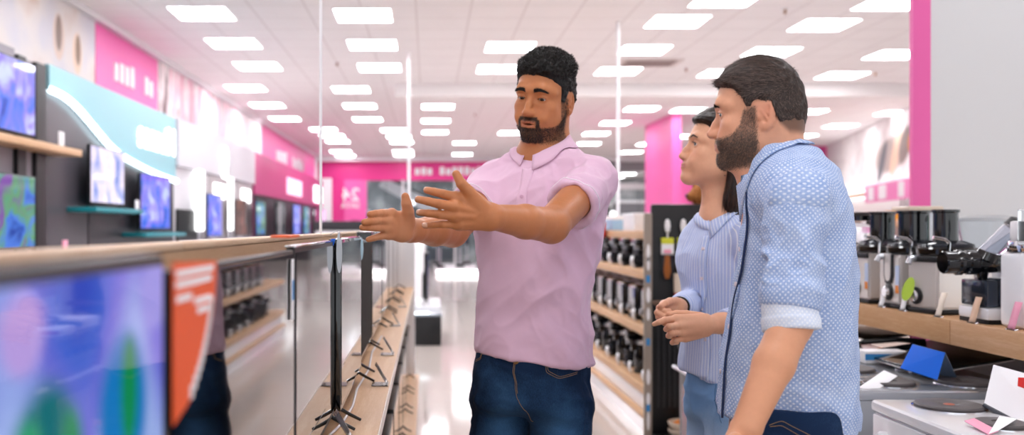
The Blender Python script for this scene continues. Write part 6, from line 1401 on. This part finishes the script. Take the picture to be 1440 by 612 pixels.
    MB().tube([d0, d0*.5+d1*.5, d1], [.032, .033, .036], 24).build('feed_chute', mat('clear_chute', '#dfe2f2', .05, trans=.9, ior=1.25), s); MB().tube([d1, d1+(d1-d0).normalized()*.026, d1+(d1-d0).normalized()*.034], [.039, .039, .028], 24).build('pusher_cap', BLACK, s); MB().tube([d0+Vector((0, 0, -.012)), d0*.86+d1*.14], [.040, .038], 24).build('chute_collar', BLACKG, s)
    MB().tube([(-.02, 0, .165), (-.02, 0, .14)], [.02, .014], 14).build('outlet', BLACKG, s)
    MB().box((-.050, -.075, .054), (-.012, .07, .14), .008).build('juice_cup', mat('smoke_cup', '#3f4756', .08, trans=.5), s); MB().box((-.008, -.075, .054), (.043, .07, .145), .008).build('pulp_cup', mat('smoke_cup_b', '#59606e', .08, trans=.6), s)
    # white tower at the frame edge
    w = empty('soda_maker', (X-.03, 2.84, Z), 'tall white and steel machine at the right end of the juicer row', 'appliance'); MB().box((-.055, -.06, .0), (.07, .06, .235), .02, seg=3).build('body', WHITEG, w); MB().lathe([(.056, .235), (.060, .25), (.056, .268), (.03, .272), (0, .272)], n=28).build('collar', CHROME, w); MB().box((-.035, -.02, .268), (.03, .04, .33), .008).build('head', WHITE, w); MB().cyl((-.02, -.07, .255), .05, .11, 24).build('bottle', GLASS, w)
    w2 = make_kettle('silver kettle on the oak shelf just outside the right edge', None); w2.location = (X, 2.5, Z); w2['label'] = 'black kettle on the oak shelf beyond the white machine'
    # curled price tags
    for k, (px, lab, m_) in enumerate(((1238, 'white price tag in front of the dark blue jar juicer', PAPER), (1268, 'white price tag in front of the wide-chute juicer', PAPER), (1318, 'cream price tag under the lime green sticker', mat('cream_card', '#f5e6d6', .5)), (1366, 'peach price tag in front of the slow juicer', PEACH), (1421, 'pink price tag in front of the white machine', PINKC))):
        Y = 1300*1.757/(px-602); e = empty('price_tag', (1.758, Y, Z), lab, 'price tag'); G = np.array([[(x+.0, y-.35*x, z) for y in (-.017, .017)] for x, z in ((0, 0.001), (.004, .018), (.012, .055), (.020, .085))]); v, q = sheet(G, .0016); np_obj('card', v, q, m_).parent = e
        MB().box((-.004, -.02, 0), (.01, .02, .004), .001).build('foot', GLASS, e)
def cooker(label, loc, w, d, body, top, near=True):
    """front faces -X; loc is the near left floor corner"""
    t = empty('cooker', loc, label, 'cooker')
    MB().box((.0, 0, .03), (d, w, .825), .008).build('body', body, t); MB().box((-.012, -.004, .815), (d, w+.004, .850), .014, seg=3).build('hob_top', top, t); MB().box((-.012, .01, .70), (.002, w-.01, .812), .006).build('control_panel', body, t)
    MB().box((-.016, .03, .16), (.0, w-.03, .68), .008).build('oven_door', body, t); MB().box((-.018, .09, .25), (-.014, w-.09, .56)).build('door_glass', BLACKG, t); MB().tube([(-.02, .06, .64), (-.055, .07, .645), (-.055, w-.07, .645), (-.02, w-.06, .64)], .010, 10).build('door_handle', SILV if body != WHITEG else WHITE, t)
    for k in range(5): MB().lathe([(.020, 0), (.021, .014), (.016, .024), (0, .025)], (-.012, .09+k*(w-.18)/4, .755), 20, '-X').build('knob', WHITE if body == WHITEG else BLACK, t)
    for x in (.04, d-.04):
        for y in (.04, w-.04): MB().cyl((x, y, 0), .018, .032, 12).build('foot', BLACK, t)
    return t
def burner(t, x, y, r, red=False, z=.850):
    mb = MB().lathe([(r, 0), (r, .008), (r-.004, .012), (r*.35, .012), (r*.3, .009), (0, .009)], (x, y, z), 36); o = mb.build('hot_plate', mat('cast_iron', '#4f4a4b', .5), t); MB().lathe([(r+.006, 0), (r+.006, .003), (r, .004)], (x, y, z), 36).build('plate_ring', CHROME, o)
    if red: MB().lathe([(r*.17, 0), (r*.15, .001), (0, .001)], (x, y, z+.0095), 20).build('red_dot', mat('red_dot', '#a8553c', .5), o)
def cookers():
    a = cooker('white enamel cooker nearest the lens on the right', (1.30, 2.09, 0), .60, .60, WHITEG, WHITEG)
    burner(a, .145, .475, .088, True); burner(a, .140, .235, .062); burner(a, .44, .475, .062); burner(a, .44, .20, .088)
    b = cooker('grey metal cooker under the blue folded card', (1.30, 2.83, 0), .60, .60, mat('grey_enamel', '#a9adb3', .3, metal=.4), mat('steel_hob', '#b4b8bf', .22, metal=.7))
    burner(b, .17, .12, .075); burner(b, .17, .40, .085); burner(b, .42, .13, .088); burner(b, .42, .42, .070)
    c = cooker('black glass cooker behind the grey one', (1.30, 3.50, 0), .60, .60, CHAR, BLACKG); burner(c, .18, .14, .08); burner(c, .44, .40, .08)
    d = cooker('second black cooker further along behind the grey one', (1.30, 4.16, 0), .60, .60, CHAR, BLACKG); burner(d, .18, .14, .08)
    # lid board of the white cooker
    e = empty('hob_lid', wpt(1384, 567, 2.52), 'white raised board with a red mark leaning on the white cooker', 'board'); o = Vector(wpt(1384, 567, 2.52)); P = [Vector(wpt(*p))-o for p in ((1384, 567, 2.52), (1397, 513, 2.60), (1500, 541, 2.40), (1500, 628, 2.28))]
    MB().quad(P, .010).build('panel', WHITE, e); Q = [Vector(wpt(*p))-o for p in ((1435, 536, 2.46), (1436.5, 531, 2.465), (1456, 537, 2.44), (1456, 556, 2.42), (1434, 548, 2.44))]; n = (P[1]-P[0]).cross(P[2]-P[0]).normalized()
    n = n if n.y < 0 else -n
    MB().quad([q+n*.014 for q in (Q[0], Q[2], Q[3], Q[4])], .001).build('red_mark', REDP, e)
    MB().tube([P[0]+Vector((0, 0, -.006)), P[3]+Vector((0, 0, -.006))], .006, 8).build('hinge', mat('hinge_grey', '#4a4d55', .4), e)
    # blue folded card
    base = Vector((1.50, 2.98, .8625)); e = empty('folded_card', base, 'bright blue folded card standing like a tent on the grey cooker', 'card')
    Yc = 2.95
    tl, tr, br, bl = [Vector(wpt(*p))-base for p in ((1283, 485, Yc+.06), (1329, 497, Yc+.0), (1318, 535, Yc-.07), (1266, 518, Yc-.01))]
    rb, lb = Vector(wpt(1346, 534, Yc+.06))-base, Vector(wpt(1296, 520, Yc+.14))-base
    MB().quad([bl, br, tr, tl], .003).build('front_leaf', BLUEC, e); MB().quad([tl, tr, rb, lb], .003).build('rear_leaf', mat('blue_grey_leaf', '#7f93ad', .4), e)
    # clear holder with a paper on the grey cooker
    e = empty('price_holder', (1.36, 2.95, .8505), 'crumpled clear price holder lying on the grey cooker', 'price holder'); mb = MB().quad([Vector(wpt(*p))-Vector((1.36, 2.95, .8505)) for p in ((1207, 546, 2.87), (1231, 551, 2.86), (1262, 530, 2.95), (1243, 522, 3.0))], .003); mb.build('paper', PAPER, e); MB().box((-.05, -.05, .0), (.10, .10, .004), .001).build('base', GLASS, e)
    e = empty('price_holder', (1.42, 2.26, .8505), 'folded white and pink price card on the small plate of the white cooker', 'price holder'); o = Vector((1.42, 2.26, .8505))
    MB().quad([Vector(wpt(*p))-o for p in ((1356, 592, 2.33), (1370, 588, 2.33), (1404, 606, 2.24), (1390, 611, 2.22))], .002).build('pink_leaf', PINKC, e); MB().quad([Vector(wpt(*p))-o for p in ((1390, 611, 2.22), (1404, 606, 2.24), (1430, 590, 2.30), (1405, 586, 2.33))], .002).build('white_leaf', PAPER, e)
    # pans and cartons behind
    e = empty('frying_pan', (1.62, 3.75, .864), 'steel frying pan standing on the black cooker', 'pan'); MB().lathe([(.10, 0), (.13, .035), (.134, .036), (.104, -.002)], n=36).build('pan_body', STEEL, e); MB().tube([(.10, -.08, .03), (.2, -.16, .05), (.28, -.22, .05)], .010, 8).build('handle', BLACK, e)
    e = empty('frying_pan', (1.52, 4.40, .864), 'wide dark pan on the furthest black cooker', 'pan'); MB().lathe([(.13, 0), (.17, .05), (.174, .051), (.134, -.002)], n=36).build('pan_body', mat('grey_pan', '#6d6665', .3, metal=.6), e); MB().tube([(.14, -.08, .045), (.28, -.14, .06)], .010, 8).build('handle', BLACK, e)
    for k, (x, y, z, s_, lab, m_) in enumerate(((1.42, 4.62, .851, (.15, .12, .05), 'white carton lying on the furthest black cooker', PAPER), (1.36, 4.30, .851, (.10, .10, .035), 'white and red carton at the front of the furthest cooker', PAPER), (1.74, 4.45, .851, (.08, .10, .06), 'magenta carton under the oak shelf', PINK), (1.72, 3.42, .851, (.12, .04, .045), 'long white carton on the back of the black cooker', PAPER))):
        e = empty('carton', (x, y, z), lab, 'carton'); MB().box((-s_[0], -s_[1], 0), (s_[0], s_[1], s_[2]), .003).build('box', m_, e); MB().box((-s_[0]-.001, -s_[1]-.001, s_[2]*.3), (-s_[0]*.2, -s_[1]+.002, s_[2]*.8)).build('printed_panel', REDP if k == 1 else SKYP, e)
    # dark hob plates leaning between the cookers and the shelf
    for k, (x, y, z, w, d, a, lab) in enumerate(((1.78, 3.28, .96, .30, .24, .16, 'black glass hob leaning behind the blue card'), (1.80, 4.05, .94, .34, .26, .12, 'black glass hob leaning further behind under the shelf'))):
        e = empty('built_in_hob', (x, y, .864), lab, 'hob'); M = Matrix.Rotation(-a, 4, 'Y'); MB().box((-w/2, -d, 0), (w/2, d, .012), .004, M=M).build('glass_plate', BLACKG, e); MB().box((-w/2, -d, -.001), (w/2, d, .003), .001, M=M).build('steel_rim', STEEL, e); e.location.z = .864+math.sin(a)*w/2
def far_right():
    # the oblique white wall's shelves: local frame with x along the wall
    o = Vector((8.2, 12.5, 0)); d = Vector((4.1, 17.0, 0)); L = d.length; ang = math.atan2(d.y, d.x)
    e = empty('kitchenware_shelf', o, 'white and oak shelves of small kitchenware along the far white wall', 'shelf unit'); e.rotation_euler = (0, 0, ang)
    for z in (.5, .95, 1.42): MB().box((3.2, .02, z-.05), (13.0, .62, z), .004).build('shelf_board', OAK, e)
    MB().box((3.2, .02, 2.05), (13.0, .45, 2.16), .004).build('lit_canopy', mat('lit_canopy', '#ffffff', .5, emit='#ffffff', es=1.1), e); MB().box((3.2, .45, 2.04), (13.0, .5, 2.12), .004).build('canopy_edge', OAK, e); MB().box((3.2, .02, 0), (13, .06, 2.05)).build('back_panel', WHITE, e); MB().box((3.2, .02, 0), (13, .6, .3)).build('plinth', WHITE, e)
    X = lambda u, v, z: o+Vector((math.cos(ang)*u-math.sin(ang)*v, math.sin(ang)*u+math.cos(ang)*v, z))
    m = mat('food_print', '#f0ecea', .6); g = NT(m); s = g.sep(g.obj())
    def bl(cx, cz, rx, rz, sl=0.0):
        xx = g.math('SUBTRACT', s[0], g.math('ADD', cx, g.math('MULTIPLY', g.math('SUBTRACT', s[2], cz), sl))); dd = g.math('ADD', g.math('POWER', g.math('DIVIDE', xx, rx), 2), g.math('POWER', g.math('DIVIDE', g.math('SUBTRACT', s[2], cz), rz), 2)); q = g.math('MULTIPLY', g.math('SUBTRACT', 1, dd), 2.5); q.node.use_clamp = True; return q
    c = g.ramp(g.noise(2.5, g.obj(), 3), [(.4, '#f4f0ef'), (.6, '#e4dedd')])
    for cx, cz, rx, rz, sl, cc in ((7.6, .75, 1.6, .42, -.8, '#b8aaa4'), (8.4, .62, .30, .5, -.8, '#6f6f76'), (7.2, .75, .42, .5, -.8, '#e9c7ae'), (6.5, .85, .5, .42, -.6, '#8d7f7a'), (5.9, .85, .38, .28, 0, '#ef8a4a'), (5.75, 1.0, .22, .20, 0, '#4f9a4a'), (5.2, 1.5, .40, .55, -.3, '#e8a987'), (5.6, 1.2, .3, .35, -.3, '#f3d8cc')): c = g.mix(bl(cx, cz, rx, rz, sl), c, cc)
    g.base(c); b = one('banner', MB().box((.3, .005, 0), (13.0, .02, 1.55)), m, 'white banner with a food photograph above the far kitchenware shelves', 'banner'); b.location = (o.x, o.y, 2.18); b.rotation_euler = (0, 0, ang)
    sc = one('wall_screen', MB().box((3.15, .02, 2.95), (4.25, .07, 3.6), .01), mat('grey_wall_screen', '#5f5a5d', .3), 'dark grey screen high on the far white wall by the pink edge', 'screen'); sc.location = o; sc.rotation_euler = (0, 0, ang); sc.location.x -= .02
    p = empty('shelf_header', o, 'pink header with white pictures over the far kitchenware shelves', 'sign'); p.rotation_euler = (0, 0, ang); MB().box((3.0, .62, 1.86), (7.0, .66, 2.22), .004).build('board', mat('pink_header', '#f08cc4', .5), p)
    for u, w in ((6.2, .5), (5.2, .6), (3.9, .4)): MB().box((u, .66, 1.9), (u+w, .67, 2.18), .003).build('picture', PAPER, p)
    # goods
    rs = random.Random(5); k1 = None; kinds = []
    def bottle():
        t = empty('vase', (0, 0, 0), 'pale ceramic vase on the far kitchenware shelves', 'vase', 'pale vases on the far shelves'); MB().lathe([(.05, 0), (.08, .05), (.06, .14), (.03, .2), (.035, .24), (0, .24)], n=16).build('vase_body', PAPER, t); return t
    def knife():
        t = empty('grill_tool', (0, 0, 0), 'black grill tool hanging above the far kitchenware shelves', 'grill tool', 'black hanging tools on the far shelves'); MB().box((-.03, -.01, -.5), (.03, .01, -.2), .008).build('blade', BLACK, t); MB().cyl((0, 0, -.2), .014, .2, 8).build('handle', BLACK, t); return t
    def pot():
        t = empty('jar', (0, 0, 0), 'small mixed-colour jar on the far kitchenware shelves', 'jar', 'jars on the far shelves'); MB().lathe([(.06, 0), (.07, .02), (.07, .15), (.05, .17), (0, .17)], n=16).build('jar_body', mat('jar_tan', '#b9a79c', .4), t); MB().cyl((0, 0, .17), .055, .03, 16).build('lid', CHAR, t); return t
    A_, B_, C_ = bottle(), knife(), pot(); n = [0, 0, 0]
    for i in range(14): u = 3.5+.42*i*.8; q = A_ if n[0] == 0 else dup(A_); n[0] += 1; q.location = X(u, .42, 1.42); q.rotation_euler = (0, 0, ang)
    for i in range(9): u = 3.4+.3*i; q = B_ if n[1] == 0 else dup(B_); n[1] += 1; q.location = X(u, .25, 2.05); q.rotation_euler = (0, 0, ang)
    for i in range(16): u = 6.0+.40*i; q = C_ if n[2] == 0 else dup(C_); n[2] += 1; q.location = X(u, .40, 1.42)
    e = empty('mixing_bowl', X(5.3, .45, 1.42), 'orange-yellow bowl standing out on the far kitchenware shelves', 'bowl'); MB().lathe([(.10, 0), (.17, .06), (.20, .24), (.19, .24), (.15, .06), (0, .03)], n=24).build('bowl_body', mat('amber', '#eda51e', .35), e); MB().tube([(.19, 0, .2), (.28, 0, .17), (.26, 0, .08), (.17, 0, .07)], .015, 8).build('handle', ORP, e)
# ================================================================== camera, light, people
def finish():
    cam = bpy.data.cameras.new('camera'); co = bpy.data.objects.new('camera', cam); COL.objects.link(co); co.location = (0, 0, CAMZ); co.rotation_euler = (math.pi/2, 0, 0)
    cam.sensor_width = 36; cam.lens = FPX/1440*36; cam.shift_x = (720-VX)/1440; cam.shift_y = (VY-306)/1440; cam.clip_start = .02; cam.clip_end = 200
    cam.dof.use_dof = True; cam.dof.focus_distance = 2.12; cam.dof.aperture_fstop = 2.6
    SC.camera = co
    w = bpy.data.worlds.new('sky'); SC.world = w; w.use_nodes = True; b = w.node_tree.nodes['Background']; b.inputs[0].default_value = (.93, .96, 1, 1); b.inputs[1].default_value = 1.0
    SC.view_settings.view_transform = 'Standard'; SC.view_settings.look = 'None'; SC.view_settings.gamma = 1; SC.view_settings.use_curve_mapping = False; SC.view_settings.exposure = EXPOSURE
    SC.cycles.use_denoising = True; SC.cycles.max_bounces = 8; SC.cycles.diffuse_bounces = 4; SC.cycles.glossy_bounces = 4; SC.cycles.transmission_bounces = 8; SC.cycles.transparent_max_bounces = 12; SC.cycles.caustics_reflective = False; SC.cycles.caustics_refractive = False; SC.cycles.sample_clamp_indirect = 6
EXPOSURE = .60
room(); lights(); left_row(); left_wall(); back_area(); right_shelves(); endcap(); right_counter(); cookers(); far_right()
person_polo(); person_blue(); person_woman()
finish()
